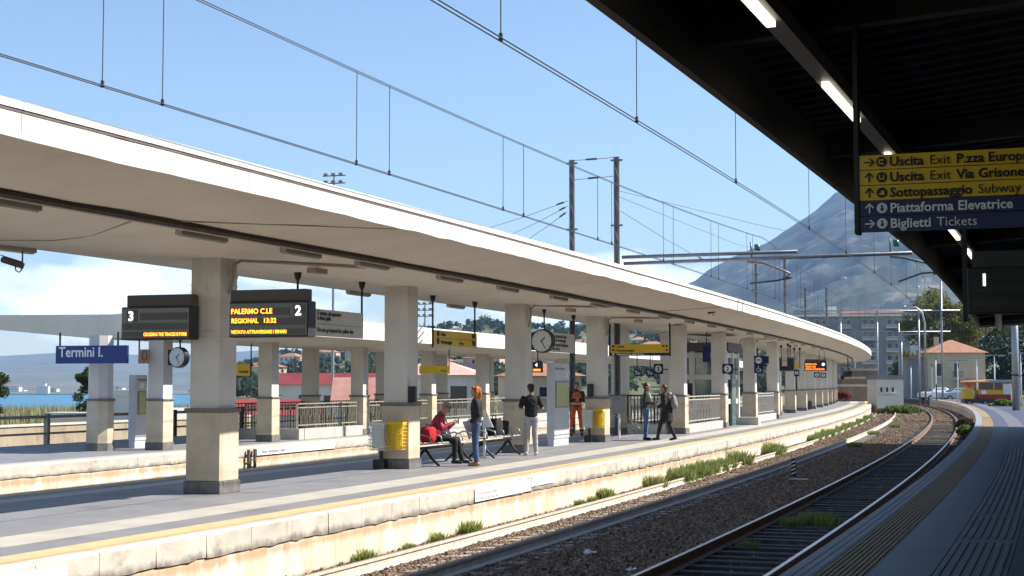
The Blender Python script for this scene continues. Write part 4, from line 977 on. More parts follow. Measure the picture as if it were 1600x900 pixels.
portal('galvanised portal of tall posts spanning the tracks at the bend, nearer one', 1240, 1446, 478, 168, [(1240, 1500, 486), (1240, 1440, 490)], [(1313, 486), (1370, 486), (1435, 486), (1470, 440)])
portal('galvanised portal of tall posts spanning the tracks, farther one', 1320, 1490, 512, 195, [(1310, 1485, 519), (1310, 1450, 523)], [(1335, 519), (1404, 505), (1408, 519)])
t = thing('lamp_mast', 'tall pole with a curved top beside the portal at the bend', 'mast', (at(1445, 600, 160).x, 160, -.5)); bpy.context.view_layer.update()
sub(t, MB().tube([(at(1446, 600, 160).x, 160, -.5), at(1445, 505, 160), at(1441, 489, 160), at(1432, 481, 160), at(1415, 479, 160)], .10, 8), 'pole', galv); sub(t, MB().tube([at(1415, 479.2, 160), at(1409, 480, 160)], .13, 8), 'lamp_head', mid_grey)

# floodlight towers beyond the far platform
def floodlights(label, px, ytop, Y, rows, w):
    p = at(px, ytop, Y); t = thing('floodlight_mast', label, 'floodlight', (p.x, Y, -1), -.3); h = p.z + 1
    MB().tube([(0, 0, 0), (0, 0, h)], [.18, .09], 8).build('pole', galv, t)
    for r in range(rows):
        z = h - .1 - r * .75; MB().box(-w/2, w/2, -.05, .05, z - .05, z + .05).build('crossbar', mast_m, t)
        for k in range(3):
            x = -w/2 + w * (k + .5) / 3; M = Matrix.Translation((x, -.2, z + .12)) @ Matrix.Rotation(.6, 4, 'X'); MB().box(-.2, .2, -.08, .08, -.12, .12, M=M).build('lamp_head', galv, t)
    return t
floodlights('distant floodlight cluster just above the middle canopy, left of the masts', 522, 273, 150, 2, 2.4)
floodlights('distant floodlight mast seen under the canopy right of the second column', 664, 474, 190, 3, 2.4)
# ------------------------------------------------------------------ things on and under the canopies
def pj(p):
    v = Vector(p) - Vector((0, 0, CAMZ)); w = v.y * _cp + v.z * _sp
    return 800 + 2400 * v.x / w, 450 - 2400 * (-v.y * _sp + v.z * _cp) / w
def s_at(px, u, lo=4., hi=115.):
    for _ in range(40):
        m = (lo + hi) / 2
        if pj(P(u, m, 2.3))[0] < px: lo = m
        else: hi = m
    return (lo + hi) / 2
def u_at(px, s, lo=-24., hi=14.):
    for _ in range(40):
        m = (lo + hi) / 2
        if pj(P(m, s, 2.3))[0] < px: lo = m
        else: hi = m
    return (lo + hi) / 2
def z_at(py, p): return CAMZ + (598.86 - py) / 2400. * p.y
def soff2(u): return float(np.interp(-u, [-.26, 1.4, 2.6, 3.5, 5, 6.35], [4.70, 4.48, 4.325, 4.325, 4.42, 4.56]))
def hanger(par, x, z0, z1, m=None, r=.022, flare=True):
    MB().tube([(x, .02, z0), (x, .02, z1)], r, 8).build('hanger', m or black_metal, par)
    if flare: MB().tube([(x, .02, z1 - .16), (x, .02, z1 - .10), (x, .02, z1)], [r, r * 2.6, r * 3.4], 8).build('ceiling_cup', m or black_metal, par)
def along(name, label, cat, u, x0, x1, yt, yb, **k):
    s0, s1 = s_at(x0, u), s_at(x1, u); sm = (s0 + s1) / 2; p = P(u, sm); zt, zb = z_at(yt, p), z_at(yb, p)
    t = thing(name, label, cat, (p.x, p.y, zb), H(sm) + math.pi / 2)
    return t, (P(u, s1) - P(u, s0)).length, zt - zb, soff2(u) - zb, sm
def across(name, label, cat, s, x0, x1, yt, yb):
    u0, u1 = u_at(x0, s), u_at(x1, s); um = (u0 + u1) / 2; p = P(um, s); zt, zb = z_at(yt, p), z_at(yb, p)
    t = thing(name, label, cat, (p.x, p.y, zb), H(s))
    return t, u1 - u0, zt - zb, um
# departure boards either side of the first column
def board(label, s, x0, x1, yt, yb, num, num_left, lines):
    t, w, h, um = across('departure_board', label, 'departure board', s, x0, x1, yt, yb)
    MB().box(-w/2, w/2, 0, .26, 0, h).build('housing', dark_grey, t, bevel=.012)
    MB().box(-w/2 + (0 if not num_left else .08), w/2 - (.06 if not num_left else 0), .03, .24, h + .003, h + .19).build('hood', mid_brown, t, bevel=.01)
    MB().box(-w/2 + .02, w/2 - .02, -.012, -.001, .03, h - .03).build('screen', glass_dark, t)
    nx = -w/2 + .12 if num_left else w/2 - .24
    MB().box(nx - .01, nx + .19, -.019, -.0125, h - .24, h - .05).build('number_field', slot_grey, t)
    text_mesh(num, .21, led_white, 'track_number', t, (nx + .02, -.022, h - .22), bold=.03)
    fx0 = -w/2 + .35 if num_left else -w/2 + .04; fx1 = w/2 - .05 if num_left else w/2 - .32
    MB().box(fx0, fx1, -.018, -.0125, h - .215, h - .10).build('led_field', slot_grey, t)
    MB().box(-w/2 + .04, w/2 - .05, -.018, -.0125, h - .37, h - .26).build('led_field', slot_grey, t)
    MB().box(-w/2 + .04, w/2 - .05, -.018, -.0125, .045, .13).build('led_field', slot_grey, t)
    for (tx, x, z, sz, mw, al) in lines: text_mesh(tx, sz, led_amber, 'led_text', t, (x * w, -.022, z), bold=.012, maxw=mw * w, align=al)
    return t
mid_brown = mat('hood_brown', (.10, .085, .08), rough=.6)
board('black departure board showing PALERMO C.LE 13:32, right of the first column', 17.38, 357, 481, 471, 527, '2', False,
      [('PALERMO C.LE', -.47, .37, .115, .52, 'LEFT'), ('REGIONAL', -.465, .225, .105, .34, 'LEFT'), ('13:32', -.06, .225, .105, .30, 'LEFT'), ('VIETATO ATTRAVERSARE I BINARI', -.465, .06, .075, .70, 'LEFT')])
board('black departure board showing number 3, left of the first column', 17.22, 188, 296, 479, 531, '3', True,
      [('CROSSING THE TRACKS IS FORB', .46, .06, .075, .62, 'RIGHT')])
bb = thing('sign_end_box', 'narrow black sign box with a red ring right of the departure board', 'sign', P(u_at(480, 18.05), 18.05, 3.05), H(18.0))
MB().box(-.02, .05, 0, .12, 0, .52).build('housing', black_metal, bb, bevel=.01); MB().tube([(.075 + .025 * math.cos(a), .06, .25 + .15 * math.sin(a)) for a in np.linspace(0, 6.28, 20)], .012, 5).build('ring', mat('ring_red', (.4, .03, .02), rough=.4), bb)
# hanging signs running along the platform
t, w, h, zc, sm = along('hanging_sign', 'white warning sign about the yellow line hanging right of the departure board', 'sign', -3.2, 487, 567, 486, 527)
MB().box(-w/2, w/2, 0, .05, 0, h).build('panel', sign_white, t, bevel=.006)
for tx, z in (('È vietato oltrepassare', .78), ('la linea gialla', .60), ('Do not go beyond the yellow line', .16)): text_mesh(tx, .115, text_black, 'lettering', t, (-w/2 + .2, -.008, h * z), bold=.012, maxw=w * .86)
MB().box(-w/2 + .2, w/2 - .15, -.006, -.001, h * .44, h * .46).build('divider', mid_grey, t)
hanger(t, w/2 - .03, 0, zc); hanger(t, -w/2 - .55, h * .9, zc)
t, w, h, zc, sm = along('hanging_sign', 'yellow exit and subway sign on two black hangers beside the second column', 'sign', -3.76, 678, 745, 518.5, 541.5)
MB().box(-w/2, w/2, 0, .06, 0, h).build('panel', sign_yellow, t, bevel=.006)
text_mesh('Uscita', .12, text_black, 'lettering', t, (-w/2 + .42, -.008, h * .64), bold=.02); text_mesh('Sottopassaggio', .12, text_black, 'lettering', t, (-w/2 + .42, -.008, h * .14), bold=.02); text_mesh('Subway', .10, text_black, 'lettering', t, (-w/2 + 1.6, -.008, h * .14), bold=0)
for z in (.66, .16): MB().tube([(-w/2 + .25, -.010, h * z + .045), (-w/2 + .25, -.001, h * z + .045)], .075, 14).build('pictogram', text_black, t); MB().box(w/2 - .35, w/2 - .12, -.008, -.001, h * z - .01, h * z + .10).build('pictogram', text_black, t)
MB().box(-w/2 + .05, w/2 - .05, -.004, -.001, h * .5 - .004, h * .5 + .004).build('divider', text_black, t)
hanger(t, -w/2 - .04, -.05, zc); hanger(t, w/2 - .1, .05, zc)
def clock_obj(label, s, px, py, rpx, zc_=None, bracket=-1, dz=None):
    u = u_at(px, s); p = P(u, s); r = rpx / 2400 * p.y; z = z_at(py, p)
    t = thing('platform_clock', label, 'clock', (p.x, p.y, z), H(s) - .12)
    MB().tube([(0, -.02, 0), (0, .17, 0)], r * 1.12, 40).build('case', black_metal, t, smooth=False, bevel=.01)
    MB().tube([(0, -.028, 0), (0, -.021, 0)], r, 40).build('dial', mat('dial_white', (.72, .71, .69), rough=.4) if 'dial_white' not in MATS else MATS['dial_white'], t)
    for k in range(12):
        a = k * math.pi / 6; d = Vector((math.sin(a), 0, math.cos(a))); MB().tube([d * r * .82 + Vector((0, -.031, 0)), d * r * .95 + Vector((0, -.031, 0))], r * .02, 4).build('hour_mark', text_black, t)
    for ang, ln, w in ((43, .52, .035), (153, .80, .028)):
        a = R(ang); d = Vector((math.sin(a), 0, math.cos(a))); MB().tube([-d * r * .15 + Vector((0, -.036, 0)), d * r * ln + Vector((0, -.036, 0))], r * w, 6).build('hand', text_black, t)
    MB().box(-r * 1.28, -r * 1.0, .0, .16, -r * .85, r * .85).build('bracket', black_metal, t)
    MB().tube([(r * .1, .08, r * 1.1), (r * .1, .08, (zc_ - z))], .022, 8).build('hanger', black_metal, t); MB().tube([(r * .1, .08, zc_ - z - .12), (r * .1, .08, zc_ - z)], [.03, .065], 8).build('ceiling_cup', black_metal, t)
    return t
clock_obj('round station clock hanging by the third column of the middle platform', 35.6, 847, 533, 16.5, 4.32)
clock_obj('round station clock hanging over the far platform beside the first column', 30.9, 276.5, 558.5, 14.5, 3.52)
t, w, h, zc, sm = along('hanging_sign', 'white warning sign half hidden behind the round clock', 'sign', -3.45, 858, 898, 521, 551)
MB().box(-w/2, w/2, 0, .05, 0, h).build('panel', sign_white, t, bevel=.006)
for tx, z, b in (('Vietato attraversare i binari', .74, .012), ('servirsi del sottopassaggio', .54, 0), ('Do not cross the railway lines', .30, .012), ('use the subway', .10, 0)): text_mesh(tx, .14, text_black, 'lettering', t, (-w/2 + .15, -.008, h * z), bold=b, maxw=w * .9)
hanger(t, w/2 - .05, 0, zc)
t, w, h, um = across('hanging_sign', 'wide yellow and blue direction sign hanging before the stairs', 'sign', 46.4, 954, 1046, 538, 556)
MB().box(-w/2, w/2, 0, .06, h * .26, h).build('yellow_panel', sign_yellow, t, bevel=.005); MB().box(-w/2, w/2, 0, .06, 0, h * .255).build('blue_panel', sign_blue, t, bevel=.005)
for tx, z, m in (('Uscita', .72, text_black), ('Sottopassaggio', .38, text_black), ('Piattaforma elevatrice', .05, text_white)): text_mesh(tx, .105, m, 'lettering', t, (-w/2 + .22, -.008, h * z), bold=.02)
for z, m in ((.75, text_black), (.42, text_black), (.08, text_white)): MB().tube([(-w/2 + .10, -.010, h * z + .03), (-w/2 + .10, -.001, h * z + .03)], .04, 12).build('pictogram', m, t)
for x in (w/2 - .2, w/2 - .09): MB().box(x - .035, x + .035, -.008, -.001, h * .75, h * .9).build('pictogram', text_black, t)
MB().box(w/2 - .12, w/2 - .05, -.008, -.001, h * .42, h * .55).build('pictogram', text_black, t)
for x in (-w/2 - .03, w/2 + .02): MB().box(x - .025, x + .025, 0, .06, -.02, 4.33 - t.location.z).build('hanger', black_metal, t)
def square_sign(label, s, x0, x1, yt, yb, ch, pole=None, bracket=False, name='number_sign', rz=0, extra=None):
    t, w, h, um = across(name, label, 'sign', s, x0, x1, yt, yb)
    MB().box(-w/2, w/2, 0, .07, 0, h).build('panel', sign_blue, t, bevel=.012)
    if ch:
        MB().tube([(0, -.010, h/2), (0, -.001, h/2)], min(w, h) * .36, 24).build('disc', pure_white, t)
        text_mesh(ch, h * .56, sign_blue, 'lettering', t, (0, -.014, h * .30), bold=.03, align='CENTER')
    if pole: MB().tube([(0, .035, h), (0, .035, pole - t.location.z)], .02, 6).build('hanger', black_metal, t)
    if bracket: MB().box(w/2, w/2 + .18, .02, .05, h * .4, h * .5).build('bracket', black_metal, t)
    return t, w, h
square_sign('blue number 2 sign on the stairwell column', 56.0, 1128.5, 1146, 568.5, 584, '2', bracket=True)
square_sign('blue number 3 sign above the dark haired woman and man', 49.6, 1021.5, 1036, 568.5, 584.5, '3', bracket=True)
t, w, h = square_sign('blank dark blue sign back hanging in front of the lift', 55.2, 1098, 1110.5, 541, 566, None, pole=4.33, name='hanging_sign')
t, w, h = square_sign('blue sign with white washroom disc above a wheelchair symbol', 64.0, 1178.5, 1193, 556, 583, None, bracket=True, name='pictogram_sign')
MB().tube([(0, -.010, h * .74), (0, -.001, h * .74)], w * .36, 24).build('disc', pure_white, t); text_mesh('WC', w * .36, sign_blue, 'lettering', t, (0, -.014, h * .69), bold=.02, align='CENTER')
MB().tube([(.05 * math.cos(a) * 1.6 - .01, -.006, h * .2 + .08 * math.sin(a)) for a in np.linspace(2.2, 6.6, 14)], .014, 5).build('wheelchair_mark', pure_white, t); MB().tube([(-.02, -.006, h * .42), (-.01, -.006, h * .25), (.07, -.006, h * .25), (.11, -.006, h * .1)], .015, 5).build('wheelchair_mark', pure_white, t)
MB().box(w/2 + .002, w/2 + .24, 0, .07, h * .55, h * .97).build('side_panel', sign_blue, t)
for lb, s, x0, x1, yt, yb, ch in (('small blue number sign farther along, under the hanging monitors', 82, 1241, 1249, 577.5, 588, '2'), ('blue number sign, left of the pair beneath the far departure board', 96, 1272, 1281, 581.5, 590, '2'), ('blue number sign, right of the pair beneath the far departure board', 96.5, 1282.5, 1291, 582.5, 590.5, '3')):
    square_sign(lb, s, x0, x1, yt, yb, ch)
# far departure board
t, w, h, um = across('departure_board', 'distant departure board with orange text under the curved canopy', 'departure board', 92, 1257, 1292, 565.5, 579.5)
MB().box(-w/2, w/2, 0, .2, 0, h).build('housing', dark_grey, t, bevel=.012); MB().box(-w/2 + .04, w/2 - .03, .03, .18, h + .002, h + .16).build('hood', mid_brown, t)
for tx, z, mw in (('BARCELLONA', .66, .5), ('TRENO 13:48', .38, .45), ('VIETATO ATTRAVERSARE', .10, .85)): text_mesh(tx, .13, led_red, 'led_text', t, (-w/2 + .07, -.006, h * z), bold=.02, maxw=w * mw)
MB().tube([(w/2 - .2, -.012, h * .72), (w/2 - .2, -.001, h * .72)], .09, 14).build('number_lamp', led_white, t)
for x in (-.2, .1): MB().tube([(w/2 - .25 + x, .1, h + .17), (w/2 - .25 + x, .1, 4.33 - t.location.z)], .02, 6).build('hanger', black_metal, t)
# hanging brown monitors and slim boards farther on
t, w, h, um = across('hanging_monitor', 'dark brown monitor housing hanging between far columns', 'monitor', 77.5, 1218, 1241, 556, 580); MB().box(-w/2, w/2, 0, .3, 0, h * .9).build('housing', mid_brown, t, bevel=.02); MB().box(-w/2 + .05, w/2 - .05, -.01, -.001, .06, h * .8).build('screen', glass_dark, t); hanger(t, -w/2 + .1, h * .9, 4.33 - t.location.z); hanger(t, w/2 - .2, h * .9, 4.33 - t.location.z)
t, w, h, um = across('hanging_sign', 'narrow grey sign strip hanging in front of the brown monitor', 'sign', 74, 1222, 1230, 545, 572); MB().box(-w/2, w/2, 0, .04, 0, h).build('panel', sign_white, t); text_mesh('Uscita', .1, text_black, 'lettering', t, (-w/2 + .02, -.006, h * .3), maxw=w * .9); hanger(t, w/2 + .05, 0, 4.33 - t.location.z)
t, w, h, um = across('hanging_sign', 'small pale and yellow sign hanging right of the brown monitor', 'sign', 84, 1243, 1249.5, 562, 576); MB().box(-w/2, w/2, 0, .04, 0, h * .5).build('yellow_panel', sign_yellow, t); MB().box(-w/2, w/2, 0, .04, h * .505, h).build('panel', sign_white, t); hanger(t, -w/2 - .05, 0, 4.33 - t.location.z); hanger(t, w/2 + .02, 0, 4.33 - t.location.z)
# loudspeakers
def box_on(name, label, cat, u, s, z0, z1, w, d, rz=0, m=None):
    t = thing(name, label, cat, P(u, s, z0), H(s) + rz)
    MB().box(-w/2, w/2, -d, 0, 0, z1 - z0).build('case', m or black_metal, t, bevel=.012)
    MB().box(-w/2 + .02, w/2 - .02, -d - .006, -d - .001, .03, z1 - z0 - .03).build('grille', dark_grey, t); return t
box_on('loudspeaker', 'small black loudspeaker on the second column above its stone cladding', 'loudspeaker', -2.825, 25.2, 1.93, 2.26, .16, .14, math.pi / 2)
box_on('loudspeaker', 'small black loudspeaker on the fourth column above its stone cladding', 'loudspeaker', -3.22, 40.34, 1.93, 2.30, .16, .14)
# litter baskets
def basket(label, px0, px1, s, yt, yb, col, post):
    u0, u1 = u_at(px0, s), u_at(px1, s); um = (u0 + u1) / 2; p = P(um, s); zt, zb = z_at(yt, p), z_at(yb, p); w = u1 - u0; h = zt - zb
    t = thing('litter_basket', label, 'litter bin', (p.x, p.y, .571), H(s)); zb -= .571; zt -= .571; d = .22
    wires_ = MB(); m = mat('basket_' + col, *((((.72, .72, .70),) if col == 'white' else ((.75, .52, .02),)))) if 'basket_' + col not in MATS else MATS['basket_' + col]
    n = 7
    for k in range(n + 1):
        f = k / n; ww = w/2 * (.86 + .14 * f); z = zb + h * .88 * f
        wires_.tube([(-ww, -d, z), (ww, -d, z), (ww, 0, z), (-ww, 0, z), (-ww, -d, z)], .007, 4)
    for k in range(9):
        f = k / 8 * 2 - 1; wires_.tube([(f * w/2 * .86, -d, zb), (f * w/2, -d, zb + h * .88)], .006, 4)
    for sg in (-1, 1):
        for y in (-d * .66, -d * .33): wires_.tube([(sg * w/2 * .86, y, zb), (sg * w/2, y, zb + h * .88)], .006, 4)
    wires_.build('wire_cage', m, t)
    bag = MB(); rs = []
    for k in range(9):
        f = k / 8; ww = w/2 * (.70 + .22 * f) * (1 + .05 * math.sin(k * 2.1)); z = zb + .03 + h * .9 * f
        rs.append([(ww * math.cos(a) * (1 + .08 * math.sin(3 * a + k)), -d/2 + d * .46 * math.sin(a), z) for a in np.linspace(0, 2 * math.pi, 16, endpoint=False)])
    bag.rings(rs).build('bag', mat('bag_' + col, (.80, .80, .78) if col == 'white' else (.80, .60, .08), rough=.5, bump=.6, bscale=14) if 'bag_' + col not in MATS else MATS['bag_' + col], t, smooth=True)
    MB().box(-w/2 - .01, w/2 + .01, -d - .01, .01, zb + h * .885, zb + h).build('rim', m, t, bevel=.03)
    if post:
        MB().box(-.03, .03, .012, .07, .2, zb + h * .9).build('post', dark_grey, t); MB().box(-.12, .10, -.12, .14, 0, .2).build('foot', black_metal, t, bevel=.01)
    return t
basket('white wire litter basket on a black post at the second column', 583, 607, 24.95, 659, 702, 'white', True)
basket('yellow wire litter basket on the face of the second column', 611, 636, 25.0, 658, 701, 'yellow', False)
basket('white wire litter basket on a black post at the fourth column', 912, 928, 40.1, 640, 668, 'white', True)
basket('yellow wire litter basket on the face of the fourth column', 929.5, 945, 40.2, 639.5, 667.5, 'yellow', False)
# benches
seat_m = mat('perforated_seat', (.42, .43, .45), (.34, .35, .37), 9, .4, .5)
def bench(label, u, s0, s1):
    sm = (s0 + s1) / 2; L = s1 - s0; t = thing('bench', label, 'bench', P(u, sm, .571), H(sm) + math.pi / 2); n = 4
    MB().box(-L/2, L/2, .0, .07, .34, .40).build('beam', black_metal, t)
    for k in range(n):
        x0 = -L/2 + L * k / n + .03; x1 = -L/2 + L * (k + 1) / n - .03
        MB().prism([(x0, -.24, .46), (x0, .22, .42), (x0, .26, .45), (x0, -.22, .49)], (x1 - x0, 0, 0)).build('seat', seat_m, t, bevel=.01)
        MB().prism([(x0, .25, .47), (x0, .40, .86), (x0, .425, .85), (x0, .275, .46)], (x1 - x0, 0, 0)).build('backrest', seat_m, t, bevel=.01)
    for k in range(n + 1):
        x = -L/2 + L * k / n
        MB().tube([(x, .24, .45), (x, .18, .60), (x, .0, .665), (x, -.18, .61), (x, -.22, .47)], .017, 8).build('armrest', galv, t, smooth=True)
    for x in (-L/2 + .25, L/2 - .25):
        MB().tube([(x, .03, .36), (x, -.12, .16), (x, -.27, .02)], [.035, .03, .022], 8).build('leg', black_metal, t, smooth=True); MB().tube([(x, .03, .36), (x, .18, .16), (x, .33, .02)], [.035, .03, .022], 8).build('leg', black_metal, t, smooth=True)
        for y in (-.28, .34): MB().tube([(x, y, 0), (x, y, .03)], .03, 8).build('foot', black_metal, t)
    return t
bench('grey perforated metal bench with the red jacketed man, beside the second column', -2.95, 26.2, 28.7)
bench('grey perforated metal bench with black bags, beside the third column', -2.95, 29.7, 32.1)
# white post between the benches
b = onz(757, 716, .57); t = thing('signpost', 'slim white post with a small slanted panel between the two benches', 'post', (b.x, b.y, .571), H(30))
MB().box(-.03, .03, -.02, .02, 0, 1.12).build('pole', pure_white, t, bevel=.006); MB().prism([(.035, 0, 1.1), (.22, 0, .72), (.035, 0, .72)], (0, .02, 0)).build('panel', pure_white, t); MB().box(-.09, .09, -.09, .09, 0, .015).build('base', mid_grey, t)
# information totems
def totem(label, c0, px1, yt):
    """display case standing along the platform, its poster side towards the track"""
    b = onz(*c0, .571); i = int(np.argmin(np.hypot(_x - b.x, _y - b.y))); s0 = float(_s[i]); u = (b.x - _x[i]) * math.cos(_h[i]) + (b.y - _y[i]) * math.sin(_h[i]); s1 = s_at(px1, u); L = s1 - s0; sm = (s0 + s1) / 2; h = z_at(yt, P(u, s0)) - .571; d = .22
    t = thing('information_totem', label, 'totem', P(u, sm, .571), H(sm) + math.pi / 2)
    tm = mat('totem_grey', (.60, .62, .65), (.55, .57, .60), 3, .45) if 'totem_grey' not in MATS else MATS['totem_grey']
    MB().box(-L/2, L/2, 0, d, .20, h).build('cabinet', tm, t, bevel=.012); MB().box(-L/2 + .02, L/2 - .02, .02, d - .02, 0, .198).build('plinth', tm, t)
    MB().box(-L/2 + .1, L/2 - .08, -.02, -.001, h * .46, h * .78).build('frame', mid_grey, t); MB().box(-L/2 + .15, L/2 - .13, -.026, -.021, h * .475, h * .765).build('poster', mat('poster_yellow', (.50, .50, .20), (.42, .44, .19), 4, .4) if 'poster_yellow' not in MATS else MATS['poster_yellow'], t)
    text_mesh('Partenze / Departures', .10, mid_grey, 'lettering', t, (-L/2 + .1, -.006, h * .92), maxw=L * .75); MB().box(L/2 - .35, L/2 - .18, -.008, -.001, h * .82, h * .89).build('pictogram', pure_white, t)
    MB().box(-L/2, L/2, -.012, -.001, .30, .32).build('seam', mid_grey, t)
    return t
totem('tall pale grey information totem left of the orange worker', (866, 697.5), 889.5, 567)
totem('tall pale grey information totem on the far platform by its first column', (210, 700.5), 230, 586)
# tilted info panel by the stairs
b = onz(967, 685, .57); t = thing('info_panel', 'grey board on a slim post in front of the stair railing', 'panel', (b.x, b.y, .571), H(43) - .1)
MB().box(-.03, .03, 0, .05, 0, 1.0).build('post', pure_white, t); MB().box(-.22, .22, -.03, -.001, .78, 1.35).build('board', mid_grey, t, bevel=.01); MB().tube([(0, -.036, 1.24), (0, -.031, 1.24)], .02, 8).build('lock', black_metal, t)
# stairwell of the middle platform
marble = mat('parapet_marble', (.55, .53, .50), (.45, .43, .41), 2.5, .5, bump=.05)
rail_pale = mat('railing_pale', (.50, .48, .45), (.42, .40, .37), 4, .5)
def railing_along(par, u, s0, s1, z0, z1, m, bar=.14, style='zig'):
    L = s1 - s0
    for z in (z1, z1 - .12, z0 + .08): sweep([(u - .02, z), (u - .02, z + .035), (u + .02, z + .035), (u + .02, z)], s0, s1, .6).build('rail', m, par)
    n = int(L / bar)
    for k in range(n + 1):
        s = s0 + L * k / n; off = .05 if k % 2 else -.05
        if style == 'zig' and k % 4: MB().tube([P(u, s, z0 + .1), P(u, s + off, (z0 + z1) / 2 - .05), P(u, s - off * .4, (z0 + z1) / 2 + .05), P(u, s, z1 - .12)], .010, 5).build('bar', m, par)
        else: MB().tube([P(u, s, z0), P(u, s, z1)], .016, 5).build('bar', m, par)
def railing_across(par, s, u0, u1, z0, z1, m, bar=.13):
    for z in (z1, z0 + .08): a, b = P(u0, s, z), P(u1, s, z); MB().tube([a, b], .025, 6).build('rail', m, par)
    n = int(abs(u1 - u0) / bar)
    for k in range(n + 1):
        u = u0 + (u1 - u0) * k / n; MB().tube([P(u, s, z0), P(u, s, z1)], .014 if k % 4 else .03, 5).build('bar', m, par)
st = thing('stair_enclosure', 'marble parapet with pale railing around the stairs of the middle platform', 'stairwell')
for (a, b) in ((49.0, 56.35), (65.2, 72.3)):
    sweep([(-2.12, .571), (-2.12, .86), (-2.36, .86), (-2.36, .571)], a, b, .8).build('parapet', marble, st); railing_along(st, -2.24, a + .1, b - .1, .87, 1.83, rail_pale)
    sweep([(-4.3, .571), (-4.3, .86), (-4.54, .86), (-4.54, .571)], a, b, .8).build('parapet', marble, st); railing_along(st, -4.42, a + .1, b - .1, .87, 1.83, rail_pale)
a, b = P(-4.2, 48.75, .571), P(-2.7, 48.75, .571)
sr = thing('stair_railing', 'black barred railing and handrail at the head of the stairs behind the couple', 'railing')
railing_across(sr, 48.3, -4.05, -2.75, .9, 1.9, black_metal, .11); MB().prism([P(-4.05, 48.2, .571), P(-2.7, 48.2, .571), P(-2.7, 48.4, .571), P(-4.05, 48.4, .571)], (0, 0, .32)).build('kerb', whitew, sr)
for du in (0, .16, .32): MB().tube([P(-4.25 + du, 46.0, 1.5), P(-3.7 + du, 48.0, .62)], .018, 6).build('handrail', trunk_m, sr)
# lift
lf_ = thing('lift_tower', 'glazed lift with white frames and a dark top band between the stairwells', 'lift', P(-3.35, 59.6, .571), H(59.6))
frame_m = mat('lift_frame', (.74, .72, .68), rough=.5); glass_l = mat('lift_glass', (.16, .24, .25), (.07, .10, .11), 1.2, .06, spec=.9)
W_, D_, HH = 2.0, 3.0, 3.05
for x in (-W_/2, -W_/2 + .68, W_/2):
    for y in (-D_/2, 0, D_/2): MB().box(x - .12, x + .12, y - .12, y + .12, 0, HH).build('post', frame_m, lf_)
for z in (1.0, 2.0, 2.9): 
    for y in (-D_/2, D_/2): MB().box(-W_/2 + .121, W_/2 - .121, y - .07, y + .07, z - .1, z + .1).build('transom', frame_m, lf_)
    for x in (-W_/2, W_/2): MB().box(x - .07, x + .07, -D_/2 + .121, D_/2 - .121, z - .1, z + .1).build('transom', frame_m, lf_)
for y in (-D_/2, D_/2): MB().box(-W_/2 + .09, W_/2 - .09, y - .012, y + .012, .05, 2.9).build('glass_pane', glass_l, lf_)
for x in (-W_/2, W_/2): MB().box(x - .012, x + .012, -D_/2 + .09, D_/2 - .09, .05, 2.9).build('glass_pane', glass_l, lf_)
MB().box(-W_/2 - .2, W_/2 + .2, -D_/2 - .2, D_/2 + .2, HH + .002, HH + .36).build('top_band', mid_brown, lf_)
MB().box(-.75, -.3, -D_/2 - .14, -D_/2 - .081, .9, 1.75).build('control_panel', dark_grey, lf_); MB().box(-.68, -.45, -D_/2 - .15, -D_/2 - .141, 1.4, 1.62).build('notice', sign_blue, lf_)
MB().box(W_/2 + .05, W_/2 + .14, -.5, .5, 0, 2.15).build('door', glass_l, lf_); MB().box(W_/2 + .09, W_/2 + 1.0, .9, 1.6, 0, .32).build('step', marble, lf_)
# far platform: stair parapets, railings, signs
st3 = thing('stair_enclosure', 'marble parapet with ornate railing around the stairs of the far platform', 'stairwell')
sweep([(-12.3, .571), (-12.3, .90), (-12.6, .90), (-12.6, .571)], 39.6, 49, .8).build('parapet', marble, st3); sweep([(-12.3, .571), (-12.3, .90), (-12.6, .90), (-12.6, .571)], 51.3, 76, .8).build('parapet', marble, st3)
tan_rail = mat('railing_tan', (.36, .32, .26), (.28, .25, .2), 4, .6)
railing_along(st3, -12.45, 39.4, 43.9, .91, 1.66, tan_rail, .16); railing_along(st3, -12.45, 45, 50.6, .91, 1.66, tan_rail, .16); railing_along(st3, -12.45, 51.4, 57, .91, 1.66, tan_rail, .16); railing_along(st3, -12.45, 58, 63.6, .91, 1.66, tan_rail, .18)
railing_across(st3, 39.3, -14.2, -12.45, .9, 1.66, tan_rail, .2); MB().prism([P(-14.4, 39.2, .571), P(-12.3, 39.2, .571), P(-12.3, 39.55, .571), P(-14.4, 39.55, .571)], (0, 0, .33)).build('parapet', marble, st3)
railing_along(st3, -14.6, 38, 60, .6, 1.66, dark_grey, .22, 'bar')
t, w, h, um = across('station_name_sign', 'blue station name sign reading Termini I.', 'sign', 29.6, 86, 198, 540, 568)
MB().box(-w/2, w/2, 0, .08, 0, h).build('panel', sign_blue_mid, t, bevel=.01) if 'sign_blue_mid' in globals() else MB().box(-w/2, w/2, 0, .08, 0, h).build('panel', mat('sign_blue_mid', (.012, .035, .21), rough=.4), t, bevel=.01)
text_mesh('Termini I.', .36, text_white, 'lettering', t, (-w/2 + .10, -.010, h * .38), bold=.018, maxw=w * .62)
for x in (-w/2 + .1, w/2 - .3): MB().tube([(x, .04, h), (x, .04, 3.62 - t.location.z)], .025, 6).build('hanger', black_metal, t)
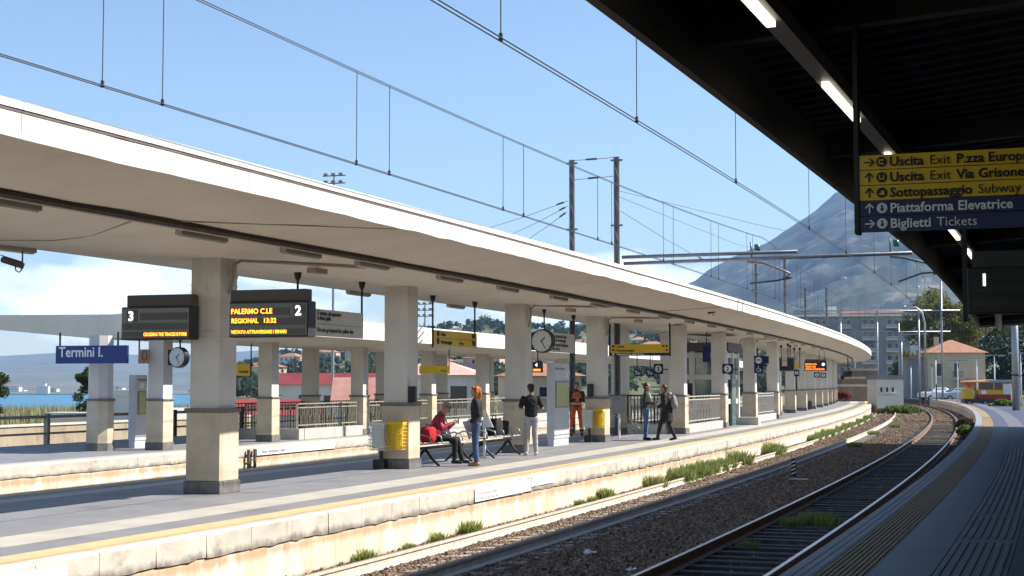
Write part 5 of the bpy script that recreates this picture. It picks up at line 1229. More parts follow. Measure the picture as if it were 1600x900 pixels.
t, w, h, um = across('hanging_sign', 'small orange brown sign with a ring left of the far clock', 'sign', 31.0, 216, 231, 546, 568); MB().box(-w/2, w/2, 0, .05, 0, h).build('panel', mat('sign_ochre', (.45, .30, .18), rough=.5), t); MB().tube([(.07 * math.cos(a) + .03, -.006, h * .55 + .12 * math.sin(a)) for a in np.linspace(0, 6.28, 18)], .015, 5).build('ring', mat('ring_brown', (.3, .08, .03), rough=.5), t); MB().tube([(-w/2, .02, 0), (-w/2, .02, 3.55 - t.location.z)], .02, 6).build('hanger', black_metal, t)
for lb, s, x0, x1, yt, yb in (('yellow sign on the far platform, right behind the first column', 36.6, 366, 390, 569, 587), ('yellow direction sign on the far platform, between the second and third column', 46, 655, 700, 572, 583.5)):
    t, w, h, um = across('hanging_sign', lb, 'sign', s, x0, x1, yt, yb); MB().box(-w/2, w/2, 0, .05, 0, h).build('panel', sign_yellow, t); text_mesh('Uscita', h * .35, text_black, 'lettering', t, (w/2 - .05, -.006, h * .25), align='RIGHT', bold=.02); MB().tube([(w/2 + .03, .02, -.02), (w/2 + .03, .02, 3.5 - t.location.z)], .02, 6).build('hanger', black_metal, t)
square_sign('blue number sign on a far platform column, third opening', 40, 425, 433, 566, 583, '4', bracket=True)
for lb, s, x0, x1 in (('blue sign end visible between the couple and the stair column', 58, 991, 1000), ('second blue sign end beside the number 3 sign', 58, 1010, 1022)):
    t, w, h, um = across('hanging_sign', lb, 'sign', s, x0, x1, 577, 588); MB().box(-w/2, w/2, 0, .05, 0, h).build('panel', sign_blue, t); text_mesh('Te', h * .7, text_white, 'lettering', t, (-w/2 + .03, -.006, h * .25), bold=.02, maxw=w * .8); MB().tube([(0, .02, h), (0, .02, 3.6 - t.location.z)], .02, 6).build('hanger', black_metal, t)
t, w, h, um = across('departure_board', 'small black departure board with number 4 on the far platform', 'departure board', 47, 832, 846, 565, 582); MB().box(-w/2, w/2, 0, .2, 0, h).build('housing', dark_grey, t, bevel=.01); text_mesh('4', .16, led_white, 'track_number', t, (-.06, -.006, h * .55), bold=.03); MB().box(-w/2 + .03, w/2 - .03, -.006, -.001, .05, .12).build('led_field', led_red, t); MB().tube([(0, .1, h), (0, .1, 3.6 - t.location.z)], .02, 6).build('hanger', black_metal, t)
# cameras
def cctv(label, p, rz, ztop, scale=1.0, m=None, tilt=-.2):
    t = thing('security_camera', label, 'camera', p, rz); m = m or mat('camera_case', (.14, .10, .09), rough=.5) if 'camera_case' not in MATS else MATS['camera_case']; k = scale
    M = Matrix.Rotation(tilt, 4, 'Y')
    MB().box(-.20*k, .16*k, -.05*k, .05*k, -.05*k, .05*k, M=M).build('case', m, t, bevel=.012); MB().box(-.24*k, .10*k, -.06*k, .06*k, .052*k, .065*k, M=M).build('sunshade', m, t); MB().tube([M @ Vector((-.215*k, 0, 0)), M @ Vector((-.2*k, 0, 0))], .035*k, 10).build('lens', glass_dark, t)
    MB().tube([(.13*k, 0, .0), (.13*k, 0, ztop - p[2])], .014*k, 6).build('stem', m, t)
    MB().tube([(.02*k, 0, -.05*k), (.03*k, 0, -.12*k), (.08*k, 0, -.15*k), (.12*k, 0, -.11*k), (.13*k, 0, 0)], .012*k, 6).build('cable', m, t, smooth=True)
    return t
p = P(-6.0, 17.0); cctv('dark security camera hanging from the canopy at the left edge', (at(22, 411, p.y).x, p.y, z_at(411, p)), .15, soff2(-6.0), 1.0, tilt=.30)
p = P(-2.5, s_at(803, -2.5)); cctv('pale looped security camera under the canopy by the third column', (p.x, p.y, z_at(458, p)), .5, soff2(-2.5) + .03, .9, m=col_paint)
p = P(-.4, s_at(1113, -.4)); cctv('tiny dark camera under the canopy edge above the lift', (p.x, p.y, z_at(488, p)), .5, soff2(-.4) + .02, .7)
p = P(-2.0, s_at(1241, -2.0)); cctv('pale looped camera under the distant canopy', (p.x, p.y, z_at(535, p)), .5, soff2(-2.0) + .03, 1.6, m=col_paint)
t = thing('signal_cluster', 'black signal lamp cluster past the last visible column', 'signal', P(-1.7, 128, 3.0), H(128)); 
for x, z, r in ((-.35, -.2, .17), (.05, .05, .14), (.3, .2, .15)): MB().tube([(x, -.15, z), (x, .15, z)], r, 14).build('hood', black_metal, t)
MB().box(-.3, .4, .16, .22, -.15, .3).build('backplate', dark_grey, t); MB().tube([(.1, .2, .5), (.1, .2, 1.6)], .05, 6).build('hanger', dark_grey, t)
# plaques on the platform faces
text_faint = mat('lettering_faded', (.70, .60, .60), rough=.5)
def plaque(label, s0, s1, z0, z1, lines=(), u=.285, m=None):
    sm = (s0 + s1) / 2; t = thing('wall_plaque', label, 'plaque', P(u, sm, z0), H(sm) + math.pi / 2); L = s1 - s0; h = z1 - z0
    MB().box(-L/2, L/2, -.004, .008, 0, h).build('plate', m or pure_white, t)
    for tx, x, z, sz, mm in lines: text_mesh(tx, sz, mm, 'lettering', t, (x * L, -.008, z * h), bold=.01, maxw=L * .94, depth=.002)
    return t
sa, sb = s_at(742, .28), s_at(829, .28); plaque('white warning plate on the platform face below the benches', sa, sb, .29, .50, [('Vietato attraversare i binari', -.45, .55, .085, text_faint), ('Do not cross the railway lines', -.45, .15, .085, text_faint)])
sa, sb = s_at(830, .28), s_at(865, .28); plaque('smaller white plate right of the long warning plate', sa, sb, .36, .53)
sa, sb = s_at(-150, .28), s_at(109, .28); plaque('white warning plate at the lower left corner ending in the word lines', sa, sb, .22, .50, [('Vietato attraversare i binari', -.46, .56, .13, text_pink), ('Do not cross the railway lines', -.46, .13, .13, text_pink)])
sa, sb = s_at(402, U3 + .05), s_at(522, U3 + .05); plaque('white warning plate on the face of the far platform', sa, sb, .31, .50, [('Vietato attraversare i binari', -.45, .3, .13, mid_grey)], u=U3 + .075)
sa, sb = s_at(1030, .28), s_at(1062, .28)
# small rungs on the far wall
t = thing('track_ladder', 'two dark steel rungs set in the far platform face', 'ladder', P(U3 + .1, s_at(388, U3), 0), H(36) + math.pi / 2)
for x in (-.18, .18): MB().box(x - .04, x + .04, -.06, 0, -.2, .5).build('upright', mid_brown, t)
for z in (0, .2, .4): MB().box(-.139, .139, -.05, -.02, z, z + .03).build('rung', mid_brown, t)
# track side bits
b = onz(1240, 746, ZB); t = thing('track_marker', 'short black and white striped marker post between the tracks', 'marker', (b.x, b.y, ZB), H(35) - .1)
MB().box(-.06, .06, -.02, .02, 0, .50).build('post', black_metal, t)
for k in range(4): MB().prism([(-.058, -.024, .07 + k*.10), (.058, -.024, .13 + k*.10), (.058, -.024, .165 + k*.10), (-.058, -.024, .105 + k*.10)], (0, .003, 0)).build('stripe', pure_white, t)
b = onz(1248, 751, ZB + .02); t = thing('white_plate', 'flat white plate lying beside the striped marker', 'plate', (b.x, b.y, ZB + .05), H(35)); MB().box(-.24, .24, -.06, .06, 0, .02).build('plate', pure_white, t, bevel=.005); MB().box(-.20, -.14, -.03, .03, .021, .03).build('bolt', mid_grey, t)
def paper(label, px, py, r, seed):
    b = onz(px, py, ZB + .05); rg = random.Random(seed); t = thing('litter', label, 'litter', (b.x, b.y, ZB + .04))
    mb = MB(); mb.ell((0, 0, r * .4), r, r * .7, r * .45, 10, 6); mb.v = [tuple(c * (1 + rg.uniform(-.3, .3)) for c in v) for v in mb.v]; mb.build('paper', pure_white, t); MB().prism([(r, 0, .01), (r * 1.8, .05, .02), (r * 1.6, .2, .015), (r * .9, .15, .01)], (0, 0, .01)).build('scrap', pure_white, t); return t
paper('crumpled white paper on the dark ballast between the tracks', 919, 865, .075, 1); paper('small white scrap near the bottom on the dark ballast', 985, 891, .05, 2)
# weeds
def weed_mesh(nm, seed, n, h, spread, w, key, cols):
    rg = np.random.default_rng(seed); v = []; f = []
    for k in range(n):
        a = rg.uniform(0, 6.28); r0 = spread * rg.uniform(0, 1) ** .6; x, y = r0 * math.cos(a), r0 * math.sin(a); hh_ = h * rg.uniform(.35, 1.0); lx, ly = rg.normal() * hh_ * .35, rg.normal() * hh_ * .35; b = rg.uniform(0, 6.28); dx, dy = math.cos(b) * w, math.sin(b) * w; i = len(v)
        v += [(x - dx*.6, y - dy*.6, 0), (x + dx*.6, y + dy*.6, 0), (x + lx*.5 + dx, y + ly*.5 + dy, hh_*.55), (x + lx, y + ly, hh_), (x + lx*.5 - dx, y + ly*.5 - dy, hh_*.55)]; f.append((i, i+1, i+2, i+3, i+4))
    me = bpy.data.meshes.new(nm); me.from_pydata(v, [], f); me.materials.append(leafm(key, *cols)); me.update(); return me
wcols = ((.20, .28, .07), (.34, .39, .13))
wm1 = [weed_mesh('leaves', 60 + k, 260, .30, .17, .013, 'weed', wcols) for k in range(3)]
wm2 = [weed_mesh('leaves', 70 + k, 420, .34, .36, .012, 'weed2', ((.18, .25, .07), (.33, .36, .14))) for k in range(3)]
stem_me = MB().tube([(0, 0, -.05), (.01, 0, .12)], [.01, .004], 5).build('stem', leafm('weed', *wcols)); sme = stem_me.data; bpy.data.objects.remove(stem_me)
def weed(label, u, s, k=1.0, big=False, i=0, z=None, group=None):
    t = thing('weed_clump', label, 'weed', P(u, s, (ZB - .02) if z is None else z), random.uniform(0, 6)); t.scale = (k, k, k)
    if group: t['group'] = group
    link('leaves', (wm2 if big else wm1)[i % 3], t); link('stem', sme, t)
    return t
for i, (px, k, lb) in enumerate(((572, .75, 'small round green weed at the wall base, leftmost of all'), (640, .5, 'tiny weed sprig at the wall base below the white basket'), (686, .7, 'low weed at the wall base left of the bushier one'), (735, .95, 'bushy bright weed at the wall base below the first bench'), (905, .6, 'small weed at the wall base, first of the row below the totem'), (945, 1.0, 'leafy weed at the wall base below the orange worker'), (925, .6, 'thin weed just left of the leafy one below the worker'))):
    weed(lb, .42, s_at(px, .42), k, False, i)
for i, px in enumerate((1020, 1055, 1070, 1085, 1100, 1115, 1130, 1147)):
    weed('grassy weed in the long green patch along the wall below the couple', .45 + .05 * (i % 2), s_at(px, .45), (1.0, 1.25, 1.35, 1.2, 1.3, 1.1, 1.1, 1.5)[i], True, i, group='long weed patch at the wall')
weed('tall bushy weed at the wall base right of the long green patch', .45, s_at(1200, .45), 1.5, True, 1); weed('second bushy weed just right of the tall one', .5, s_at(1213, .5), 1.0, True, 2)
for i in range(9):
    weed('grass tuft between the far platform wall and the bending rail', .45, s_at(1268 + i * 10.5, .45), 1.1 + .1 * (i % 3), True, i, group='grass row at the bend')
for i, (u, px, k) in enumerate(((5.6, 1270, .85), (5.3, 1236, .65), (5.9, 1292, .7), (5.2, 1165, .45))):
    weed(('grass growing between the sleepers of the near track, largest tuft', 'grass tuft left of the largest between the near rails', 'grass tuft right of the largest between the near rails', 'small dark tuft between the near rails, nearest one')[i], u, s_at(px, u, 6), k, True, i, z=-.2)
for i, (px, py, k) in enumerate(((1398, 668, .9), (1365, 680, .8), (1335, 700, .8))):
    b = onz(px, py, ZB); t = thing('weed_clump', ('dry pale tuft on the sunlit ballast, right one', 'dry pale tuft on the sunlit ballast, left one', 'dark tuft at the edge of the canopy shadow')[i], 'weed', (b.x, b.y, ZB), i); t.scale = (k,) * 3; link('leaves', wm2[i], t); link('stem', sme, t)
# ------------------------------------------------------------------ signs over the near platform
d_h = H(6.0)
t = thing('direction_sign', 'large yellow and blue direction sign hanging overhead at the right', 'sign', (at(1341, 362, 10).x, 10, z_at(362, Vector((0, 10, 0)))), d_h)
w = 1.95; h = z_at(241, Vector((0, 10, 0))) - t.location.z; rh = h / 5
for k in range(5):
    z1 = h - k * rh; MB().box(.012, w, 0, .09, z1 - rh + .003, z1 - .003).build('row_panel', sign_yellow if k < 3 else sign_blue, t)
MB().box(-.022, .008, -.01, .12, -.012, 4.9 - t.location.z).build('hanger', black_metal, t); MB().box(w + .002, w + .03, -.01, .12, -.012, 4.9 - t.location.z).build('hanger', black_metal, t)
def arrow(par, x, z, r, m, up):
    mb = MB(); k = r * .28
    if up: mb.box(x - k/2, x + k/2, -.006, -.001, z - r, z + r * .8); pts = [((x - r*.85, z + r*.05), (x, z + r)), ((x + r*.85, z + r*.05), (x, z + r))]
    else: mb.box(x - r, x + r * .8, -.006, -.001, z - k/2, z + k/2); pts = [((x + r*.05, z + r*.85), (x + r, z)), ((x + r*.05, z - r*.85), (x + r, z))]
    for a, b in pts:
        va, vb = Vector((a[0], 0, a[1])), Vector((b[0], 0, b[1])); dd = (vb - va).normalized(); nn = Vector((-dd.z, 0, dd.x)) * k / 2
        mb.prism([va - nn + Vector((0, -.007, 0)), va + nn + Vector((0, -.007, 0)), vb + nn + dd * k * .4 + Vector((0, -.007, 0)), vb - nn + dd * k * .4 + Vector((0, -.007, 0))], (0, .005, 0))
    mb.build('arrow', m, par)
rows = [('r', 'Uscita', 'Exit', 'P.zza Europa'), ('u', 'Uscita', 'Exit', 'Via Grisone-'), ('u', 'Sottopassaggio', 'Subway', ''), ('u', 'Piattaforma Elevatrice', '', ''), ('r', 'Biglietti', 'Tickets', '')]
for k, (dr, a, b_, c_) in enumerate(rows):
    zc = h - (k + .5) * rh; m = text_black if k < 3 else text_white; bgm = sign_yellow if k < 3 else sign_blue
    arrow(t, .075, zc, .030, m, dr == 'u')
    MB().tube([(.155, -.006, zc), (.155, -.001, zc)], .034, 20).build('pictogram', m, t)
    if k == 0: MB().box(.140, .170, -.009, -.0065, zc - .016, zc - .008).box(.140, .170, -.009, -.0065, zc + .008, zc + .016).box(.136, .144, -.009, -.0065, zc - .0075, zc + .0075).build('pictogram_mark', bgm, t)
    elif k == 1: MB().box(.138, .145, -.009, -.0065, zc - .015, zc + .015).box(.165, .172, -.009, -.0065, zc - .015, zc + .015).box(.1455, .1645, -.009, -.0065, zc - .015, zc - .008).build('pictogram_mark', bgm, t)
    elif k == 2: MB().box(.138, .172, -.009, -.0065, zc - .014, zc - .004).box(.150, .172, -.009, -.0065, zc - .0035, zc + .012).build('pictogram_mark', bgm, t)
    else: MB().tube([(.155, -.009, zc + .012), (.155, -.0065, zc + .012)], .008, 8).box(.146, .164, -.009, -.0065, zc - .018, zc + .002).build('pictogram_mark', bgm, t)
    x = .205; o = text_mesh(a, .086, m, 'lettering', t, (x, -.006, zc - .030), bold=.022, depth=.003); xe = x + max(v.co.x for v in o.data.vertices)
    if b_: o = text_mesh(b_, .086, m, 'lettering', t, (xe + .035, -.006, zc - .030), bold=-.004, depth=.003); xe = xe + .035 + max(v.co.x for v in o.data.vertices)
    if c_: text_mesh(c_, .086, m, 'lettering', t, (xe + .035, -.006, zc - .030), bold=.022, depth=.003)
YD = 16.0
t = thing('departure_board', 'black departure board with a white 1 hanging under the near canopy', 'departure board', (at(1512, 490, YD).x, YD, z_at(490, Vector((0, YD, 0)))), H(12))
w = 1.6; h = z_at(418, Vector((0, YD, 0))) - t.location.z
MB().box(0, w, 0, .26, 0, h).build('housing', black_metal, t, bevel=.01); MB().box(.05, w, .03, .23, h + .003, h + .17).build('hood', dark_grey, t)
text_mesh('1', .17, led_white, 'track_number', t, (.13, -.01, h - .19), bold=.03)
for z in (.07, .22, .36): MB().box(.06 if z < .3 else .5, w - .06, -.008, -.001, z, z + .07).build('led_field', mat('led_field_dark', (.02, .02, .02), rough=.4) if 'led_field_dark' not in MATS else MATS['led_field_dark'], t)
MB().box(-.05, -.003, .05, .2, -.08, 4.8 - t.location.z).build('hanger', black_metal, t)
# ------------------------------------------------------------------ people
skin_m = mat('skin', (.50, .30, .21), (.45, .26, .18), 8, .55)
def V3(*a): return Vector(a)
def ball(mb, c, r, M=None): mb.ell(c, r if not isinstance(r, tuple) else r[0], r if not isinstance(r, tuple) else r[1], r if not isinstance(r, tuple) else r[2], 12, 8, M)
def limb(mb, pts, rs, n=10):
    """tapering limb through the joints pts with radii rs, rounded at every joint"""
    for a, b, ra, rb in zip(pts, pts[1:], rs, rs[1:]):
        a, b = Vector(a), Vector(b); mb.tube([a, a.lerp(b, .35), a.lerp(b, .7), b], [ra, ra * .62 + rb * .42, ra * .28 + rb * .74, rb], n)
    for p, r in zip(pts, rs): ball(mb, p, r * 1.0)
def torso(mb, secs, yaw=0.0):
    """secs: (centre, half width, half depth)"""
    rings = []
    for c, w, d in secs:
        c = Vector(c); rings.append([c + Vector((w * math.cos(a) * math.cos(yaw) - d * math.sin(a) * math.sin(yaw), w * math.cos(a) * math.sin(yaw) + d * math.sin(a) * math.cos(yaw), 0)) for a in np.linspace(0, 2 * math.pi, 18, endpoint=False)])
    mb.rings(rings)
def hand(mb, wrist, d, side, palm, curl=.5):
    """palm, four bent fingers and a thumb: d finger direction, side towards the thumb, palm = palm normal"""
    wrist, d, side, palm = Vector(wrist), Vector(d).normalized(), Vector(side).normalized(), Vector(palm).normalized()
    c = wrist + d * .05
    mb.tube([wrist - d * .01, wrist + d * .03, wrist + d * .075, wrist + d * .09], [.024, .033, .037, .030], 10, flat=.55)
    for k, (o, ln) in enumerate(((.027, .070), (.009, .078), (-.009, .072), (-.026, .056))):
        b0 = wrist + d * .082 + side * o; b1 = b0 + (d * (1 - curl * .35) + palm * curl * .7).normalized() * ln * .5; b2 = b1 + (d * (1 - curl) + palm * curl * 1.3).normalized() * ln * .5
        mb.tube([b0, b1, b2], [.0095, .009, .0075], 7); ball(mb, b2, .0075)
    t0 = wrist + d * .03 + side * .028; t1 = t0 + (side * .8 + d * .6).normalized() * .035; t2 = t1 + (d * .9 + palm * curl * .6 + side * .2).normalized() * .032
    mb.tube([t0, t1, t2], [.013, .011, .009], 7); ball(mb, t2, .009)
def remesh(o, v, smooth=6, folds=0):
    m = o.modifiers.new('remesh', 'REMESH'); m.mode = 'VOXEL'; m.voxel_size = v; m.use_smooth_shade = True
    s = o.modifiers.new('smooth', 'SMOOTH'); s.iterations = smooth; s.factor = .5
    if folds:
        tx = bpy.data.textures.get('folds') or bpy.data.textures.new('folds', 'CLOUDS'); tx.noise_scale = .07; tx.noise_depth = 2
        d = o.modifiers.new('folds', 'DISPLACE'); d.texture = tx; d.strength = folds; d.mid_level = .5; d.texture_coords = 'LOCAL'
    return o
def person(label, loc, rz, J, tops, legs, shoes, hair, skin=None, sleeve='long', extra=None, height=1.0, headyaw=0.0, headtilt=0.0, top_name='jacket', leg_name='trousers', coat_len=None, girth=1.0, hairstyle='short', lower_r=1.0):
    """a standing or seated figure facing its own -y; J holds the joints"""
    t = thing('person', label, 'person', loc, rz); t.scale = (height,) * 3; sk = skin or skin_m
    hd = Vector(J['head']); nk = Vector(J['neck']); HM = Matrix.Rotation(headyaw, 3, 'Z') @ Matrix.Rotation(headtilt, 3, 'X')
    b = MB()
    ball(b, hd + HM @ V3(0, .012, .012), (.076, .093, .108)); ball(b, hd + HM @ V3(0, -.022, -.048), (.056, .062, .066)); ball(b, hd + HM @ V3(0, -.062, -.088), (.026, .022, .02))
    b.tube([hd + HM @ V3(0, -.080, .018), hd + HM @ V3(0, -.103, -.020), hd + HM @ V3(0, -.085, -.030)], [.010, .016, .012], 8)
    for sx in (-1, 1): ball(b, hd + HM @ V3(sx * .079, .012, -.010), (.014, .022, .032))
    limb(b, [hd + V3(0, .015, -.06), nk], [.050, .058]); torso(b, [(c, w * .80, d * .80) for c, w, d in J['torso']], J.get('yaw', 0))
    for sd in ('L', 'R'):
        limb(b, [J['sh' + sd], J['el' + sd], J['wr' + sd]], [.046, .037, .026]); limb(b, [J['hip' + sd], J['kn' + sd], J['an' + sd]], [.070, .050, .036])
        hand(b, J['wr' + sd], *J['hand' + sd])
    remesh(b.build('body', sk, t, smooth=True), .0085, 3)
    for sx in (-1, 1):
        MB().ell(hd + HM @ V3(sx * .031, -.083, .012), .011, .007, .006, 8, 5).build('eye', text_black, t); MB().tube([hd + HM @ V3(sx * .018, -.088, .030), hd + HM @ V3(sx * .046, -.078, .030)], .005, 5).build('eyebrow', hair, t)
    MB().tube([hd + HM @ V3(-.022, -.079, -.060), hd + HM @ V3(0, -.085, -.062), hd + HM @ V3(.022, -.079, -.060)], .004, 5).build('mouth', mat('lips', (.35, .14, .12), rough=.5) if 'lips' not in MATS else MATS['lips'], t)
    c = MB(); g = girth
    torso(c, [(cc, w * g, d * g) for cc, w, d in J['torso']], J.get('yaw', 0))
    for sd in ('L', 'R'):
        if sleeve == 'long': limb(c, [J['sh' + sd], J['el' + sd], Vector(J['el' + sd]).lerp(Vector(J['wr' + sd]), .95)], [.073 * g, .060 * g, .044 * g])
        else: limb(c, [J['sh' + sd], Vector(J['sh' + sd]).lerp(Vector(J['el' + sd]), .75)], [.072 * g, .060 * g])
    if coat_len:
        torso(c, coat_len, J.get('yaw', 0))
    if sleeve == 'long': limb(c, [nk - V3(0, 0, .05), nk + V3(0, .006, .008)], [.075, .066])
    else: limb(c, [nk - V3(0, 0, .06), nk - V3(0, -.004, .025)], [.075, .060])
    remesh(c.build(top_name, tops, t, smooth=True), .013, 6, .022)
    p = MB(); pel = J['torso'][0]
    torso(p, [(Vector(pel[0]) + V3(0, 0, -.04), pel[1] * .93, pel[2] * .96), (Vector(pel[0]) + V3(0, 0, .05), pel[1] * .95, pel[2] * .97), (Vector(pel[0]) + V3(0, 0, .12), pel[1] * .86, pel[2] * .92)], J.get('yaw', 0))
    for sd in ('L', 'R'): limb(p, [J['hip' + sd], J['kn' + sd], Vector(J['an' + sd]) + V3(0, 0, .01)], [.094 * g, .070 * lower_r, .054 * lower_r])
    remesh(p.build(leg_name, legs, t, smooth=True), .013, 6, .02)
    for sd in ('L', 'R'):
        a = Vector(J['an' + sd]); f = Vector(J.get('toe' + sd, (0, -1, 0))).normalized(); s_ = MB()
        s_.tube([a + V3(0, 0, .05), a + V3(0, 0, -.02)], [.045, .05], 10); s_.tube([a - f * .07 + V3(0, 0, -.045), a - f * .02 + V3(0, 0, -.038), a + f * .08 + V3(0, 0, -.046), a + f * .165 + V3(0, 0, -.054), a + f * .185 + V3(0, 0, -.056)], [.034, .044, .042, .034, .02], 10); remesh(s_.build('shoe', shoes, t, smooth=True), .010, 3)
    h = MB()
    ball(h, hd + HM @ V3(0, .026, .034), (.086, .096, .100)); ball(h, hd + HM @ V3(0, .055, -.02), (.076, .062, .075))
    if hairstyle == 'bob':
        for sx in (-1, 1): limb(h, [hd + HM @ V3(sx * .055, .02, .06), hd + HM @ V3(sx * .088, .015, -.03), hd + HM @ V3(sx * .085, .0, -.13)], [.05, .045, .038])
        limb(h, [hd + HM @ V3(0, .07, .04), hd + HM @ V3(0, .085, -.05), hd + HM @ V3(0, .07, -.14)], [.06, .065, .055]); limb(h, [hd + HM @ V3(-.05, -.055, .085), hd + HM @ V3(.05, -.055, .085)], [.035, .035])
    elif hairstyle == 'full': ball(h, hd + HM @ V3(0, .02, .065), (.094, .10, .075))
    elif hairstyle == 'bun': ball(h, hd + HM @ V3(0, .10, .02), (.05, .045, .05))
    hm = h.build('hair', hair, t, smooth=True); remesh(hm, .010, 3, .02)
    if extra: extra(t, J, hd, HM)
    return t
def std(lean=0.0):
    J = dict(head=(0, -.02 - lean, 1.63), neck=(0, -lean * .8, 1.49),
             torso=[((0, 0, .93), .170, .112), ((0, 0, 1.04), .158, .108), ((0, -lean * .3, 1.16), .160, .112), ((0, -lean * .6, 1.30), .182, .122), ((0, -lean * .75, 1.40), .190, .108), ((0, -lean * .8, 1.455), .115, .080), ((0, -lean * .8, 1.48), .060, .060)])
    for sd, x in (('L', .09), ('R', -.09)):
        J['hip' + sd] = (x, 0, .92); J['kn' + sd] = (x * 1.05, -.02, .50); J['an' + sd] = (x * 1.1, .01, .085); J['toe' + sd] = (x * .8, -1, 0); J['sh' + sd] = (x * 2.1, -lean * .75, 1.40)
        J['el' + sd] = (x * 2.7, .03, 1.12); J['wr' + sd] = (x * 2.6, -.06, .87); J['hand' + sd] = ((0, -.1, -1), (0, -1, 0), (-x * 10, 0, 0), .5)
    return J
red_j = mat('jacket_red', (.38, .02, .045), (.30, .015, .035), 6, .6, bump=.3, bscale=10); dark_cloth = mat('cloth_black', (.014, .014, .017), (.022, .021, .024), 8, .8, bump=.2, bscale=20)
denim = mat('denim', (.035, .07, .16), (.06, .10, .21), 5, .85, bump=.2, bscale=30); denim_l = mat('denim_worn', (.05, .11, .25), (.12, .20, .36), 2.5, .85, bump=.2, bscale=30); grey_tr = mat('grey_trousers', (.46, .45, .46), (.40, .39, .40), 6, .85, bump=.25, bscale=12)
orange_hv = mat('hi_vis_orange', (.80, .13, .015), (.70, .10, .012), 5, .65, bump=.25, bscale=12); refl = mat('reflective_tape', (.62, .60, .55), rough=.35); navy = mat('cloth_navy', (.02, .025, .05), (.03, .035, .06), 6, .8)
hair_red = mat('hair_copper', (.48, .13, .02), (.34, .08, .012), 14, .5, bump=.5, bscale=60); hair_dk = mat('hair_dark', (.018, .012, .010), (.03, .02, .015), 20, .5, bump=.4, bscale=60); hair_gr = mat('hair_grey', (.34, .31, .28), (.24, .21, .19), 20, .6, bump=.4, bscale=60)
tan_shoe = mat('shoe_tan', (.42, .20, .05), rough=.6); black_shoe = mat('shoe_black', (.015, .014, .014), rough=.5); white_shoe = mat('shoe_white', (.65, .63, .60), rough=.5)
def face(dx, dy): return math.atan2(dx, -dy)       # rz so that the figure looks towards (dx, dy)
# woman with copper hair, looking left at the seated man
J = std(); J['elL'] = (.235, .06, 1.13); J['wrL'] = (.20, -.10, .98); J['handL'] = ((-.4, -1, -.2), (0, 0, 1), (-1, 0, 0), .7); J['elR'] = (-.235, .06, 1.13); J['wrR'] = (-.20, -.10, .98); J['handR'] = ((.4, -1, -.2), (0, 0, 1), (1, 0, 0), .7)
b = onz(744, 728, .57)
def ex(t, J, hd, HM):
    MB().rings([[Vector((.165 * math.cos(a), .118 * math.sin(a), z)) for a in np.linspace(0, 2 * math.pi, 18, endpoint=False)] for z in (.885, .93, .96)], cap=False).build('hem', mat('knit_grey', (.30, .30, .32), rough=.9), t)
person('copper haired person in a black jacket and jeans standing by the bench', (b.x, b.y, .571), face(-1, .05), J, dark_cloth, denim, tan_shoe, hair_red, headyaw=.1, hairstyle='bob', height=.965, extra=ex, girth=1.08)
# man in a black t-shirt seen from behind, phone in hand
J = std(.03); J['anL'] = (.13, .03, .085); J['anR'] = (-.12, -.02, .085)
for sd, x in (('L', 1), ('R', -1)): J['el' + sd] = (x * .285, .0, 1.15); J['wr' + sd] = (x * .12, -.24, 1.17); J['hand' + sd] = ((-x * .6, -.8, .2), (0, 0, 1), (-x * .7, .6, 0), .7)
b = onz(830, 711.5, .57)
def ex(t, J, hd, HM): MB().box(-.04, .04, -.36, -.345, 1.14, 1.28).build('phone', black_metal, t, bevel=.006)
person('person in a black T-shirt and light grey trousers, back turned, beside the totem', (b.x, b.y, .571), face(-.15, 1), J, mat('tshirt_black', (.012, .012, .014), rough=.85), grey_tr, white_shoe, hair_dk, sleeve='short', headtilt=.25, hairstyle='full', height=.985, top_name='t_shirt', extra=ex, lower_r=1.05)
# railway worker in orange
J = std(); J['hipL'] = (.10, 0, .92); J['anL'] = (.17, .01, .085); J['anR'] = (-.17, .01, .085); J['knL'] = (.14, -.02, .5); J['knR'] = (-.14, -.02, .5)
for sd, x in (('L', 1), ('R', -1)): J['el' + sd] = (x * .29, -.03, 1.13); J['wr' + sd] = (x * .06, -.23, 1.19); J['hand' + sd] = ((-x, -.2, .35), (0, 0, 1), (0, 1, 0), .8)
b = onz(901, 681, .57)
def ex(t, J, hd, HM):
    v = MB(); torso(v, [((0, 0, .98), .176, .125), ((0, 0, 1.10), .172, .124), ((0, 0, 1.25), .188, .134), ((0, 0, 1.37), .178, .126), ((0, 0, 1.44), .12, .095)]); v.build('vest', orange_hv, t, smooth=True)
    for z, w, d in ((1.05, .181, .131), (1.16, .183, .134)): MB().rings([[Vector((w * math.cos(a), d * math.sin(a), zz)) for a in np.linspace(0, 2 * math.pi, 24, endpoint=False)] for zz in (z - .022, z + .022)], cap=False).build('reflective_band', refl, t)
    for x in (-.09, .09): MB().tube([(x, -.128, 1.18), (x, -.132, 1.28), (x, -.118, 1.38)], .02, 6, flat=.3).build('reflective_band', refl, t)
    for sd in 'LR':
        a, k = Vector(J['an' + sd]), Vector(J['kn' + sd])
        for f in (.22, .42): q = a.lerp(k, f); MB().tube([q - V3(0, 0, .02), q + V3(0, 0, .02)], .069, 14).build('reflective_band', refl if f > .3 else navy, t)
person('railway worker in orange high visibility clothes standing with folded arms', (b.x, b.y, .571), face(.05, -1), J, navy, orange_hv, black_shoe, hair_dk, extra=ex, height=1.02, headyaw=-.2, lower_r=1.12, hairstyle='none')
